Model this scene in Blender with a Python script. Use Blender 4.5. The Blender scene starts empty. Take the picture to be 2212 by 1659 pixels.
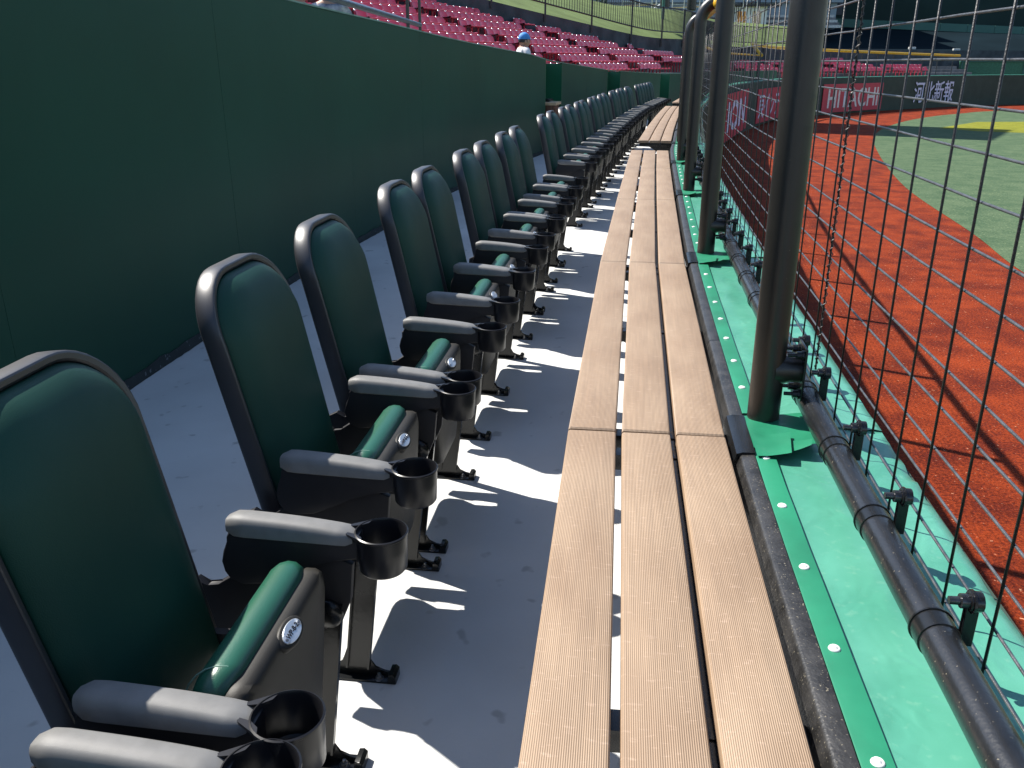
import bpy, bmesh, math, random
from mathutils import Vector, Matrix
random.seed(7)
R = math.radians
sc = bpy.context.scene
COL = sc.collection
# ------------------------------------------------------------------ camera, sky, sun, exposure
cam_d = bpy.data.cameras.new('camera'); cam = bpy.data.objects.new('camera', cam_d); COL.objects.link(cam)
cam.location = (0, 0, 1.55); cam.rotation_euler = (R(90 - 20.55), 0, 0)
cam_d.sensor_width = 36; cam_d.lens = 1850 / 2212 * 36; cam_d.clip_start = .02; cam_d.clip_end = 3000
sc.camera = cam
SUN_EL = R(49.5); SUN_AZ = math.atan2(-.826, .563)
w = bpy.data.worlds.new('World'); sc.world = w; w.use_nodes = True
nt = w.node_tree
sky = nt.nodes.new('ShaderNodeTexSky'); sky.sky_type = 'NISHITA'; sky.sun_disc = False
sky.sun_elevation = SUN_EL; sky.sun_rotation = SUN_AZ; sky.air_density = 1.0; sky.dust_density = .6; sky.ozone_density = 2.0
bg = nt.nodes['Background']; bg.inputs['Strength'].default_value = .105
nt.links.new(sky.outputs[0], bg.inputs[0])
sl = bpy.data.lights.new('sun', 'SUN'); sl.energy = 5.0; sl.angle = R(.53); sl.color = (1, .95, .87)
so = bpy.data.objects.new('sun', sl); COL.objects.link(so)
to_sun = Vector((math.sin(SUN_AZ) * math.cos(SUN_EL), math.cos(SUN_AZ) * math.cos(SUN_EL), math.sin(SUN_EL)))
so.rotation_euler = to_sun.to_track_quat('Z', 'Y').to_euler(); so.location = (-20, 20, 30)
sc.view_settings.view_transform = 'Standard'; sc.view_settings.look = 'None'
sc.view_settings.exposure = .95; sc.view_settings.gamma = 1; sc.view_settings.use_curve_mapping = False

# ------------------------------------------------------------------ materials
def mat(name, col, rough=.5, metal=0, spec=.5, var=.12, scale=8, bump=0, bscale=60, col2=None, stretch=None, speck=None, sheen=0, det=4, coord='Object'):
    m = bpy.data.materials.new(name); m.use_nodes = True
    t = m.node_tree; n = t.nodes; L = t.links; b = n['Principled BSDF']
    b.inputs['Roughness'].default_value = rough; b.inputs['Metallic'].default_value = metal
    b.inputs['Specular IOR Level'].default_value = spec
    tc = n.new('ShaderNodeTexCoord'); src = tc.outputs[coord]
    if stretch:
        mp = n.new('ShaderNodeMapping'); mp.inputs['Scale'].default_value = stretch; L.new(src, mp.inputs[0]); src = mp.outputs[0]
    nz = n.new('ShaderNodeTexNoise'); nz.inputs['Scale'].default_value = scale; nz.inputs['Detail'].default_value = det; L.new(src, nz.inputs[0])
    c1 = tuple(col) + (1,); c2 = (tuple(col2) if col2 else tuple(max(0, c * (1 - 2 * var)) for c in col)) + (1,)
    rp = n.new('ShaderNodeValToRGB'); rp.color_ramp.elements[0].position = .35; rp.color_ramp.elements[1].position = .65
    rp.color_ramp.elements[0].color = c2; rp.color_ramp.elements[1].color = tuple(min(1, c * (1 + var)) for c in col) + (1,)
    L.new(nz.outputs[0], rp.inputs[0]); out = rp.outputs[0]
    if speck:
        sp_col, sp_scale, sp_thr = speck
        n2 = n.new('ShaderNodeTexNoise'); n2.inputs['Scale'].default_value = sp_scale; n2.inputs['Detail'].default_value = 2; L.new(src, n2.inputs[0])
        r2 = n.new('ShaderNodeValToRGB'); r2.color_ramp.elements[0].position = sp_thr; r2.color_ramp.elements[1].position = sp_thr + .05
        L.new(n2.outputs[0], r2.inputs[0])
        mx = n.new('ShaderNodeMix'); mx.data_type = 'RGBA'; L.new(r2.outputs[0], mx.inputs[0]); L.new(out, mx.inputs[6]); mx.inputs[7].default_value = tuple(sp_col) + (1,)
        out = mx.outputs[2]
    L.new(out, b.inputs['Base Color'])
    if bump:
        n3 = n.new('ShaderNodeTexNoise'); n3.inputs['Scale'].default_value = bscale; n3.inputs['Detail'].default_value = 3; L.new(src, n3.inputs[0])
        bp = n.new('ShaderNodeBump'); bp.inputs['Strength'].default_value = bump; bp.inputs['Distance'].default_value = .01
        L.new(n3.outputs[0], bp.inputs['Height']); L.new(bp.outputs[0], b.inputs['Normal'])
    if sheen:
        b.inputs['Coat Weight'].default_value = sheen; b.inputs['Coat Roughness'].default_value = .25
    return m

M = {}
M['floor'] = mat('painted_concrete', (.58, .585, .575), .7, scale=1.1, var=.07, bump=.08, bscale=90, det=9, speck=((.40, .40, .39), 9, .66), coord='Generated' if False else 'Object')
M['wall'] = mat('green_wall_sheet', (.012, .066, .040), .45, scale=.8, var=.06, bump=.04, bscale=220, spec=.16)
M['alcove'] = mat('alcove_green_paint', (.010, .10, .05), .3, scale=1.5, var=.08)
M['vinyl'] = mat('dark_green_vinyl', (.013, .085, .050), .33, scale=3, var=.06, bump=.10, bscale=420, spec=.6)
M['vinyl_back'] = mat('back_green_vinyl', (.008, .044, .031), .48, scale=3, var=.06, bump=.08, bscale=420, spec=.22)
M['plastic'] = mat('charcoal_plastic', (.014, .014, .017), .5, scale=30, var=.05, bump=.06, bscale=900, spec=.28)
M['glint_bead'] = mat('steel_glint_bead', (.75, .74, .74), .22, metal=1, var=.02)  # bright metal for added beads that stand in for sun glints on seats
M['thread'] = mat('pale_thread', (.16, .30, .23), .6)
M['rim'] = mat('back_rim_plastic', (.020, .020, .024), .40, scale=30, var=.05, bump=.04, bscale=700, spec=.75)
M['cup'] = mat('cup_holder_plastic', (.011, .011, .013), .32, scale=30, var=.05, spec=.3)
M['arm'] = mat('armrest_plastic', (.165, .164, .160), .5, scale=30, var=.05, bump=.12, bscale=1100, spec=.3)
M['shell'] = mat('seat_shell_plastic', (.023, .021, .017), .5, scale=20, var=.06, bump=.10, bscale=900, spec=.28)
M['blackmetal'] = mat('black_enamel', (.010, .011, .012), .24, scale=12, var=.15, bump=.05, bscale=60, spec=.38)
M['post'] = mat('post_black_paint', (.016, .015, .013), .36, scale=4, var=.2, speck=((.13, .12, .09), 150, .76), bump=.05, bscale=200, spec=.6)
M['pipe'] = mat('dusty_black_pipe', (.013, .014, .016), .27, scale=10, var=.2, speck=((.16, .14, .10), 190, .69), stretch=(1, 1, 1), bump=.06, bscale=150, spec=.6)
M['channel'] = mat('dirty_black_channel', (.022, .021, .020), .4, scale=25, var=.3, speck=((.17, .15, .11), 260, .66), bump=.12, bscale=150)
M['wire'] = mat('coated_wire', (.060, .063, .07), .34, scale=60, var=.2, bump=.15, bscale=300, spec=.7)
M['wire_dark'] = mat('coated_upright_wire', (.014, .0135, .014), .45, scale=60, var=.2, bump=.15, bscale=300)
M['steel'] = mat('weathered_steel', (.32, .32, .33), .3, metal=.9, scale=40, var=.2)
M['alu'] = mat('aluminium_plate', (.62, .66, .70), .32, metal=.55, scale=60, var=.06)
M['white'] = mat('white_plastic', (.75, .76, .74), .4, scale=50, var=.04)
M['ink'] = mat('black_ink', (.02, .02, .025), .6)
M['strip'] = mat('green_hem_vinyl', (.016, .185, .098), .4, scale=6, var=.10, bump=.05, bscale=40)
M['wood'] = mat('brown_wood', (.15, .055, .025), .45, scale=6, var=.25, stretch=(8, 8, 1))
M['woodtop'] = mat('pale_wood_top', (.6, .42, .25), .4, scale=6, var=.15)
M['yellow'] = mat('yellow_wrap', (.72, .40, .01), .38, scale=12, var=.12, bump=.1, bscale=25)
M['red_seat'] = mat('crimson_plastic', (.56, .020, .066), .28, scale=2, var=.06, spec=.7)
M['terrace'] = mat('dark_terrace_concrete', (.16, .16, .165), .85, spec=.06, scale=2, var=.15, bump=.1)
M['parapet'] = mat('parapet_concrete', (.066, .078, .090), .8, spec=.06, scale=1.5, var=.15)
M['lawn'] = mat('lawn_grass', (.115, .155, .058), .95, scale=.7, var=.10, bump=.5, bscale=14, spec=.1, det=6)
M['fence_iron'] = mat('black_iron', (.02, .024, .028), .5)
M['padwall'] = mat('padded_wall_green', (.040, .060, .046), .65, spec=.2, scale=2, var=.06)
M['signred'] = mat('red_banner', (.45, .018, .045), .5, scale=2, var=.06)
M['signwhite'] = mat('white_letter', (.66, .64, .60), .5)
M['signblue'] = mat('pale_letter', (.60, .62, .78), .5)
M['eye'] = mat('batters_eye_green', (.024, .045, .042), .7, spec=.06, scale=.15, var=.12)
M['eye_band'] = mat('parapet_panel_green', (.07, .15, .13), .7, spec=.06, scale=.3, var=.06)
M['eye_deck'] = mat('shade_toned_deck', (.008, .017, .023), .85, spec=.03, scale=.1, var=.15)  # shade over the far deck is put into this near-black colour
M['paleblue'] = mat('pale_blue_cladding', (.24, .30, .34), .6, scale=.4, var=.05)
M['railgrey'] = mat('grey_rail_paint', (.50, .52, .50), .5)
M['hedge'] = mat('dark_hedge', (.03, .065, .05), .9, scale=2, var=.3, bump=.6, bscale=8)
M['skin'] = mat('skin', (.42, .23, .15), .55, scale=10, var=.04)
M['hair'] = mat('black_hair', (.015, .013, .012), .5)
M['shirt'] = mat('pale_shirt', (.66, .66, .68), .8, scale=14, var=.10, bump=.2, bscale=18)
M['shirt_navy'] = mat('white_and_navy_jersey', (.60, .60, .62), .8, scale=9, col2=(.05, .06, .11), bump=.2, bscale=18)
M['trouser'] = mat('navy_trousers', (.03, .035, .06), .85, scale=14, bump=.2)
M['cap'] = mat('blue_cap', (.05, .25, .60), .7, scale=14)
M['orange'] = mat('orange_panel', (.75, .30, .06), .6)

def board_material():
    m = bpy.data.materials.new('ribbed_composite_board'); m.use_nodes = True
    t = m.node_tree; n = t.nodes; L = t.links; b = n['Principled BSDF']; b.inputs['Roughness'].default_value = .55
    b.inputs['Specular IOR Level'].default_value = .6
    tc = n.new('ShaderNodeTexCoord'); oi = n.new('ShaderNodeObjectInfo')
    sep = n.new('ShaderNodeSeparateXYZ'); L.new(tc.outputs['Object'], sep.inputs[0])
    add = n.new('ShaderNodeVectorMath'); add.operation = 'ADD'; L.new(tc.outputs['Object'], add.inputs[0])
    sc_ = n.new('ShaderNodeVectorMath'); sc_.operation = 'SCALE'; sc_.inputs['Scale'].default_value = 37.0
    cmb = n.new('ShaderNodeCombineXYZ'); L.new(oi.outputs['Random'], cmb.inputs[0]); L.new(oi.outputs['Random'], cmb.inputs[1])
    L.new(cmb.outputs[0], sc_.inputs[0]); L.new(sc_.outputs[0], add.inputs[1])
    def noise(scale, st, det=4):
        mp = n.new('ShaderNodeMapping'); mp.inputs['Scale'].default_value = st; L.new(add.outputs[0], mp.inputs[0])
        z = n.new('ShaderNodeTexNoise'); z.inputs['Scale'].default_value = scale; z.inputs['Detail'].default_value = det; L.new(mp.outputs[0], z.inputs[0]); return z.outputs[0]
    a = noise(9, (1, .35, 1)); s2 = noise(40, (1, 3.2, 1), 2); g = noise(150, (1, .03, 1), 2)
    rp = n.new('ShaderNodeValToRGB'); e = rp.color_ramp.elements; e[0].position = .3; e[1].position = .7
    e[0].color = (.262, .172, .104, 1); e[1].color = (.338, .236, .151, 1); L.new(a, rp.inputs[0])
    # thin curved scuffs
    r2 = n.new('ShaderNodeValToRGB'); e = r2.color_ramp.elements; e[0].position = .60; e[0].color = (0, 0, 0, 1); e[1].position = .75; e[1].color = (.35, .35, .35, 1); L.new(s2, r2.inputs[0])
    mx = n.new('ShaderNodeMix'); mx.data_type = 'RGBA'; L.new(r2.outputs[0], mx.inputs[0]); L.new(rp.outputs[0], mx.inputs[6]); mx.inputs[7].default_value = (.52, .37, .27, 1)
    # rib valleys darker, ridges lighter
    mul = n.new('ShaderNodeMath'); mul.operation = 'MULTIPLY'; mul.inputs[1].default_value = 2 * math.pi / .0031; L.new(sep.outputs[0], mul.inputs[0])
    sn = n.new('ShaderNodeMath'); sn.operation = 'SINE'; L.new(mul.outputs[0], sn.inputs[0])
    mr = n.new('ShaderNodeMapRange'); mr.inputs[1].default_value = -1; mr.inputs[2].default_value = 1; mr.inputs[3].default_value = .72; mr.inputs[4].default_value = 1.12; L.new(sn.outputs[0], mr.inputs[0])
    m2 = n.new('ShaderNodeMapRange'); m2.inputs[1].default_value = .3; m2.inputs[2].default_value = .7; m2.inputs[3].default_value = .9; m2.inputs[4].default_value = 1.08; L.new(g, m2.inputs[0])
    pr = n.new('ShaderNodeMath'); pr.operation = 'MULTIPLY'; L.new(mr.outputs[0], pr.inputs[0]); L.new(m2.outputs[0], pr.inputs[1])
    hv = n.new('ShaderNodeVectorMath'); hv.operation = 'SCALE'; L.new(mx.outputs[2], hv.inputs[0]); L.new(pr.outputs[0], hv.inputs['Scale'])
    L.new(hv.outputs[0], b.inputs['Base Color'])
    bp = n.new('ShaderNodeBump'); bp.inputs['Strength'].default_value = .5; bp.inputs['Distance'].default_value = .0006
    L.new(sn.outputs[0], bp.inputs['Height']); L.new(bp.outputs[0], b.inputs['Normal'])
    return m
M['board'] = board_material()

def sheet_material():
    m = bpy.data.materials.new('mint_tarpaulin'); m.use_nodes = True
    t = m.node_tree; n = t.nodes; L = t.links; b = n['Principled BSDF']; b.inputs['Roughness'].default_value = .30
    tc = n.new('ShaderNodeTexCoord')
    z = n.new('ShaderNodeTexNoise'); z.inputs['Scale'].default_value = 5; z.inputs['Detail'].default_value = 6; L.new(tc.outputs['Object'], z.inputs[0])
    rp = n.new('ShaderNodeValToRGB'); e = rp.color_ramp.elements; e[0].position = .35; e[1].position = .7
    e[0].color = (.058, .245, .170, 1); e[1].color = (.086, .300, .215, 1); L.new(z.outputs[0], rp.inputs[0])
    z2 = n.new('ShaderNodeTexNoise'); z2.inputs['Scale'].default_value = 60; z2.inputs['Detail'].default_value = 4; L.new(tc.outputs['Object'], z2.inputs[0])
    r2 = n.new('ShaderNodeValToRGB'); e = r2.color_ramp.elements; e[0].position = .60; e[0].color = (0, 0, 0, 1); e[1].position = .72; e[1].color = (.2, .2, .2, 1); L.new(z2.outputs[0], r2.inputs[0])
    mx = n.new('ShaderNodeMix'); mx.data_type = 'RGBA'; L.new(r2.outputs[0], mx.inputs[0]); L.new(rp.outputs[0], mx.inputs[6]); mx.inputs[7].default_value = (.22, .42, .30, 1)
    L.new(mx.outputs[2], b.inputs['Base Color'])
    z3 = n.new('ShaderNodeTexNoise'); z3.inputs['Scale'].default_value = 7; z3.inputs['Detail'].default_value = 2; z3.inputs['Distortion'].default_value = 1.2; L.new(tc.outputs['Object'], z3.inputs[0])
    bp = n.new('ShaderNodeBump'); bp.inputs['Strength'].default_value = .35; bp.inputs['Distance'].default_value = .022; L.new(z3.outputs[0], bp.inputs['Height'])
    wv = n.new('ShaderNodeTexNoise'); wv.inputs['Scale'].default_value = 700; L.new(tc.outputs['Object'], wv.inputs[0])
    bp2 = n.new('ShaderNodeBump'); bp2.inputs['Strength'].default_value = .12; bp2.inputs['Distance'].default_value = .002; L.new(wv.outputs[0], bp2.inputs['Height']); L.new(bp.outputs[0], bp2.inputs['Normal'])
    L.new(bp2.outputs[0], b.inputs['Normal'])
    return m
M['sheet'] = sheet_material()

def turf(name, c1, c2, sp, scale=38, thr=.63):
    m = bpy.data.materials.new(name); m.use_nodes = True
    t = m.node_tree; n = t.nodes; L = t.links; b = n['Principled BSDF']; b.inputs['Roughness'].default_value = .9; b.inputs['Specular IOR Level'].default_value = .15
    tc = n.new('ShaderNodeTexCoord')
    z = n.new('ShaderNodeTexNoise'); z.inputs['Scale'].default_value = scale; z.inputs['Detail'].default_value = 5; L.new(tc.outputs['Object'], z.inputs[0])
    z0 = n.new('ShaderNodeTexNoise'); z0.inputs['Scale'].default_value = 2.2; z0.inputs['Detail'].default_value = 5; L.new(tc.outputs['Object'], z0.inputs[0])
    ad = n.new('ShaderNodeMath'); ad.operation = 'MULTIPLY_ADD'; ad.inputs[1].default_value = .55; L.new(z.outputs[0], ad.inputs[0])
    ml = n.new('ShaderNodeMath'); ml.operation = 'MULTIPLY'; ml.inputs[1].default_value = .45; L.new(z0.outputs[0], ml.inputs[0]); L.new(ml.outputs[0], ad.inputs[2])
    rp = n.new('ShaderNodeValToRGB'); e = rp.color_ramp.elements; e[0].position = .41; e[1].position = .59; e[0].color = c1 + (1,); e[1].color = c2 + (1,); L.new(ad.outputs[0], rp.inputs[0])
    z2 = n.new('ShaderNodeTexNoise'); z2.inputs['Scale'].default_value = scale * .75; z2.inputs['Detail'].default_value = 3; L.new(tc.outputs['Object'], z2.inputs[0])
    r2 = n.new('ShaderNodeValToRGB'); e = r2.color_ramp.elements; e[0].position = thr; e[1].position = thr + .06; L.new(z2.outputs[0], r2.inputs[0])
    mx = n.new('ShaderNodeMix'); mx.data_type = 'RGBA'; L.new(r2.outputs[0], mx.inputs[0]); L.new(rp.outputs[0], mx.inputs[6]); mx.inputs[7].default_value = sp + (1,)
    L.new(mx.outputs[2], b.inputs['Base Color'])
    bp = n.new('ShaderNodeBump'); bp.inputs['Strength'].default_value = .9; bp.inputs['Distance'].default_value = .02; L.new(z.outputs[0], bp.inputs['Height']); L.new(bp.outputs[0], b.inputs['Normal'])
    return m
M['track'] = turf('rust_red_turf', (.085, .009, .0025), (.235, .032, .005), (.55, .25, .14), 40, .685)
M['grass'] = turf('field_turf', (.045, .083, .042), (.085, .125, .066), (.17, .21, .11), 20, .64)
M['yellow_turf'] = turf('yellow_turf', (.13, .14, .012), (.20, .20, .02), (.25, .26, .06), 16)

# ------------------------------------------------------------------ object helpers
def link(o, parent=None):
    COL.objects.link(o)
    if parent is not None: o.parent = parent
    return o
def obj(name, bm, m, parent=None, smooth=True, angle=35, loc=None, rotz=None):
    me = bpy.data.meshes.new(name)
    if isinstance(bm, bmesh.types.BMesh):
        bmesh.ops.recalc_face_normals(bm, faces=bm.faces)
        bm.to_mesh(me); bm.free()
    else: me = bm
    if not me.materials: me.materials.append(m)
    if smooth:
        me.shade_smooth()
        try: me.set_sharp_from_angle(angle=R(angle))
        except Exception: pass
    o = bpy.data.objects.new(name, me); link(o, parent)
    if loc: o.location = loc
    if rotz is not None: o.rotation_euler = (0, 0, rotz)
    return o
def tag(o, label=None, cat=None, group=None, kind=None):
    if label: o['label'] = label
    if cat: o['category'] = cat
    if group: o['group'] = group
    if kind: o['kind'] = kind
    return o
def empty(name, loc=(0, 0, 0), rz=0, label=None, cat=None, group=None):
    o = bpy.data.objects.new(name, None); COL.objects.link(o); o.location = loc; o.rotation_euler = (0, 0, rz); o.empty_display_size = .1
    return tag(o, label, cat, group)
def copy_tree(o, parent=None):
    c = o.copy(); COL.objects.link(c)
    if parent is not None: c.parent = parent
    for ch in [x for x in KIDS.get(o.name, [])]: copy_tree(ch, c)
    return c
KIDS = {}
def index_kids(root):
    for x in list(bpy.data.objects):
        if x.parent: 
            KIDS.setdefault(x.parent.name, [])
            if x not in KIDS[x.parent.name]: KIDS[x.parent.name].append(x)

def box(bm, x0, x1, y0, y1, z0, z1, mtx=None, bev=0, seg=2):
    r = bmesh.ops.create_cube(bm, size=1); vs = r['verts']
    for v in vs: v.co = Vector((x0 + (v.co.x + .5) * (x1 - x0), y0 + (v.co.y + .5) * (y1 - y0), z0 + (v.co.z + .5) * (z1 - z0)))
    if bev:
        es = list({e for v in vs for e in v.link_edges})
        rr = bmesh.ops.bevel(bm, geom=es, offset=bev, segments=seg, profile=.7, affect='EDGES')
        vs = list({v for f in rr['faces'] for v in f.verts} | {v for v in vs if v.is_valid})
    if mtx is not None:
        for v in vs: v.co = mtx @ v.co
    return vs
def tube(bm, pts, r, seg=8, cap=True, radii=None):
    pts = [Vector(p) for p in pts]; rings = []
    up = Vector((0, 0, 1)); prev = None
    for i, p in enumerate(pts):
        d = (pts[min(i + 1, len(pts) - 1)] - pts[max(i - 1, 0)]).normalized()
        if prev is None:
            a = d.cross(up)
            if a.length < .1: a = d.cross(Vector((1, 0, 0)))
            a.normalize()
        else:
            a = (prev - d * prev.dot(d)); a.normalize()
        prev = a; b = d.cross(a); rr = radii[i] if radii else r
        rings.append([bm.verts.new(p + (a * math.cos(2 * math.pi * k / seg) + b * math.sin(2 * math.pi * k / seg)) * rr) for k in range(seg)])
    for A, B in zip(rings, rings[1:]):
        for k in range(seg): bm.faces.new((A[k], A[(k + 1) % seg], B[(k + 1) % seg], B[k]))
    if cap:
        bm.faces.new(rings[0][::-1]); bm.faces.new(rings[-1])
def lathe(bm, prof, seg=32, c=(0, 0, 0), axis='Z', closed=False):
    rings = []
    for (r, h) in prof:
        ring = []
        for k in range(seg):
            a = 2 * math.pi * k / seg; x, y = r * math.cos(a), r * math.sin(a)
            if axis == 'Z': p = (x, y, h)
            elif axis == 'Y': p = (x, h, y)
            else: p = (h, x, y)
            ring.append(bm.verts.new((c[0] + p[0], c[1] + p[1], c[2] + p[2])))
        rings.append(ring)
    pairs = list(zip(rings, rings[1:])) + ([(rings[-1], rings[0])] if closed else [])
    for A, B in pairs:
        for k in range(seg): bm.faces.new((A[k], A[(k + 1) % seg], B[(k + 1) % seg], B[k]))
    if not closed:
        if prof[0][0] > 1e-4: bm.faces.new(rings[0][::-1])
        if prof[-1][0] > 1e-4: bm.faces.new(rings[-1])
def prism(bm, poly, y0, y1, bev=0, axis='Y'):
    """extrude polygon (x,z) along y"""
    mk = (lambda p, t: (p[0], t, p[1])) if axis == 'Y' else (lambda p, t: (p[0], p[1], t))
    A = [bm.verts.new(mk(p, y0)) for p in poly]; B = [bm.verts.new(mk(p, y1)) for p in poly]
    n = len(poly); fs = [bm.faces.new(A[::-1]), bm.faces.new(B)]
    for k in range(n): fs.append(bm.faces.new((A[k], A[(k + 1) % n], B[(k + 1) % n], B[k])))
    if bev:
        es = list({e for f in fs[:2] for e in f.edges})
        bmesh.ops.bevel(bm, geom=es, offset=bev, segments=2, profile=.6, affect='EDGES')
def spline(pts, n=10):
    out = []
    P = [Vector(p) for p in pts]; P = [P[0] * 2 - P[1]] + P + [P[-1] * 2 - P[-2]]
    for i in range(1, len(P) - 2):
        for k in range(n):
            t = k / n; a, b, c, d = P[i - 1:i + 3]
            out.append(.5 * ((2 * b) + (c - a) * t + (2 * a - 5 * b + 4 * c - d) * t * t + (3 * b - a - 3 * c + d) * t ** 3))
    out.append(P[-2]); return out

class Curve:
    def __init__(s, pts, n=12):
        s.p = spline([Vector((x, y)) for x, y in pts], n); s.l = [0]
        for a, b in zip(s.p, s.p[1:]): s.l.append(s.l[-1] + (b - a).length)
    def at(s, d):
        d = min(max(d, 0), s.l[-1] - 1e-6); lo, hi = 0, len(s.l) - 1
        while hi - lo > 1:
            m = (lo + hi) // 2
            if s.l[m] <= d: lo = m
            else: hi = m
        f = (d - s.l[lo]) / (s.l[hi] - s.l[lo]); return s.p[lo].lerp(s.p[hi], f), lo
    def tan(s, d):
        a, _ = s.at(d - .35); b, _ = s.at(d + .35); return (b - a).normalized()
    def pt(s, d, off=0, z=0):
        p, _ = s.at(d); t = s.tan(d); return Vector((p.x + t.y * off, p.y - t.x * off, z))
    def rot(s, d):
        t = s.tan(d); return math.atan2(-t.x, t.y)      # rotation that turns +Y onto the tangent
    def y(s, Y):
        for i in range(len(s.p) - 1):
            if s.p[i].y <= Y <= s.p[i + 1].y:
                return s.l[i] + (s.l[i + 1] - s.l[i]) * (Y - s.p[i].y) / (s.p[i + 1].y - s.p[i].y)
        return 0 if Y < s.p[0].y else s.l[-1]
# C: the counter's chair-side edge, everything on the deck runs parallel to it
C = Curve([(-.50, -4), (-.30, -2), (-.097, 0), (.007, .859), (.141, 1.963), (.406, 3.882), (.703, 5.808), (.988, 7.627), (1.246, 9.235), (1.485, 10.439), (1.818, 12.16),
           (2.511, 15.59), (3.248, 19.02), (3.90, 21.6), (5.4, 27.5), (7.85, 36.2), (10.45, 43.2), (15.0, 53.0), (18.7, 57.0), (24.7, 62.4), (33.5, 69.1), (40.3, 72.3), (60, 78), (90, 80)])
def sweep(bm, d0, d1, prof, step=.5, close=True, zf=None, curve=None):
    """sweep a closed (off, z) profile along the curve"""
    cv = curve or C; n = max(1, int((d1 - d0) / step)); rings = []
    for i in range(n + 1):
        d = d0 + (d1 - d0) * i / n
        rings.append([bm.verts.new(cv.pt(d, o, z + (zf(d) if zf else 0))) for o, z in prof])
    k = len(prof)
    for A, B in zip(rings, rings[1:]):
        for j in range(k if close else k - 1): bm.faces.new((A[j], A[(j + 1) % k], B[(j + 1) % k], B[j]))
    if close: bm.faces.new(rings[0][::-1]); bm.faces.new(rings[-1])
S = C.y

# ------------------------------------------------------------------ ground: field, track, deck
FZ = -1.55
bm = bmesh.new()
box(bm, -700, 700, -300, 900, FZ - .5, FZ - .02); tag(obj('ground', bm, M['terrace'], smooth=False), kind='structure')
bm = bmesh.new()
d_end = C.l[-1]
Ls = [C.pt(d_end * i / 90, .60, FZ) for i in range(91)]
A = [bm.verts.new(p) for p in Ls]; B = [bm.verts.new((120, -40 + i * 1.45, FZ)) for i in range(91)]
for i in range(90): bm.faces.new((A[i], A[i + 1], B[i + 1], B[i]))
tag(obj('warning_track', bm, M['track'], smooth=False), kind='structure')
bm = bmesh.new()
ge = spline([Vector(p) for p in [(7.0, -20), (7.1, 5), (7.5, 9), (8.06, 13.2), (8.94, 16.6), (10.5, 23.3), (13.3, 32), (16.3, 40), (19.6, 46.5), (24, 53), (29.1, 58.4), (36, 62.8), (60, 68), (118, 70)]], 6)
vs = [bm.verts.new((p.x, p.y, FZ + .006)) for p in ge] + [bm.verts.new((118, -20, FZ + .006))]
bm.faces.new(vs); bmesh.ops.triangulate(bm, faces=bm.faces)
tag(obj('field_grass', bm, M['grass'], smooth=False), kind='structure')
bm = bmesh.new()
for poly in ([(21.6, 45.2), (26, 50), (60, 52), (90, 50), (90, 38), (26, 41), (22.5, 43)],):
    vs = [bm.verts.new((x, y, FZ + .012)) for x, y in poly]; bm.faces.new(vs)
tag(obj('yellow_turf_band', bm, M['yellow_turf'], smooth=False), kind='structure')
bm = bmesh.new()
sweep(bm, 0, S(60), [(-4.2, -.25), (-4.2, 0), (.44, 0), (.44, -.25)], step=1)
tag(obj('deck_floor', bm, M['floor'], smooth=False), kind='structure')

# ------------------------------------------------------------------ padded outfield wall under the fence
wall_t = empty('outfield_wall', C.pt(S(2), .6, FZ), label='low padded outfield wall topped with mint green vinyl sheet, curving around the red track', cat='wall')
inv = Matrix.Translation(-wall_t.location)
def wpart(name, bm, m, **k):
    bmesh.ops.transform(bm, matrix=inv, verts=bm.verts); return obj(name, bm, m, wall_t, **k)
bm = bmesh.new(); sweep(bm, 0, d_end, [(.442, FZ - .1), (.442, .680), (.78, .680), (.78, FZ - .1)], step=1.2); wpart('wall_body', bm, M['padwall'], smooth=False)
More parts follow.
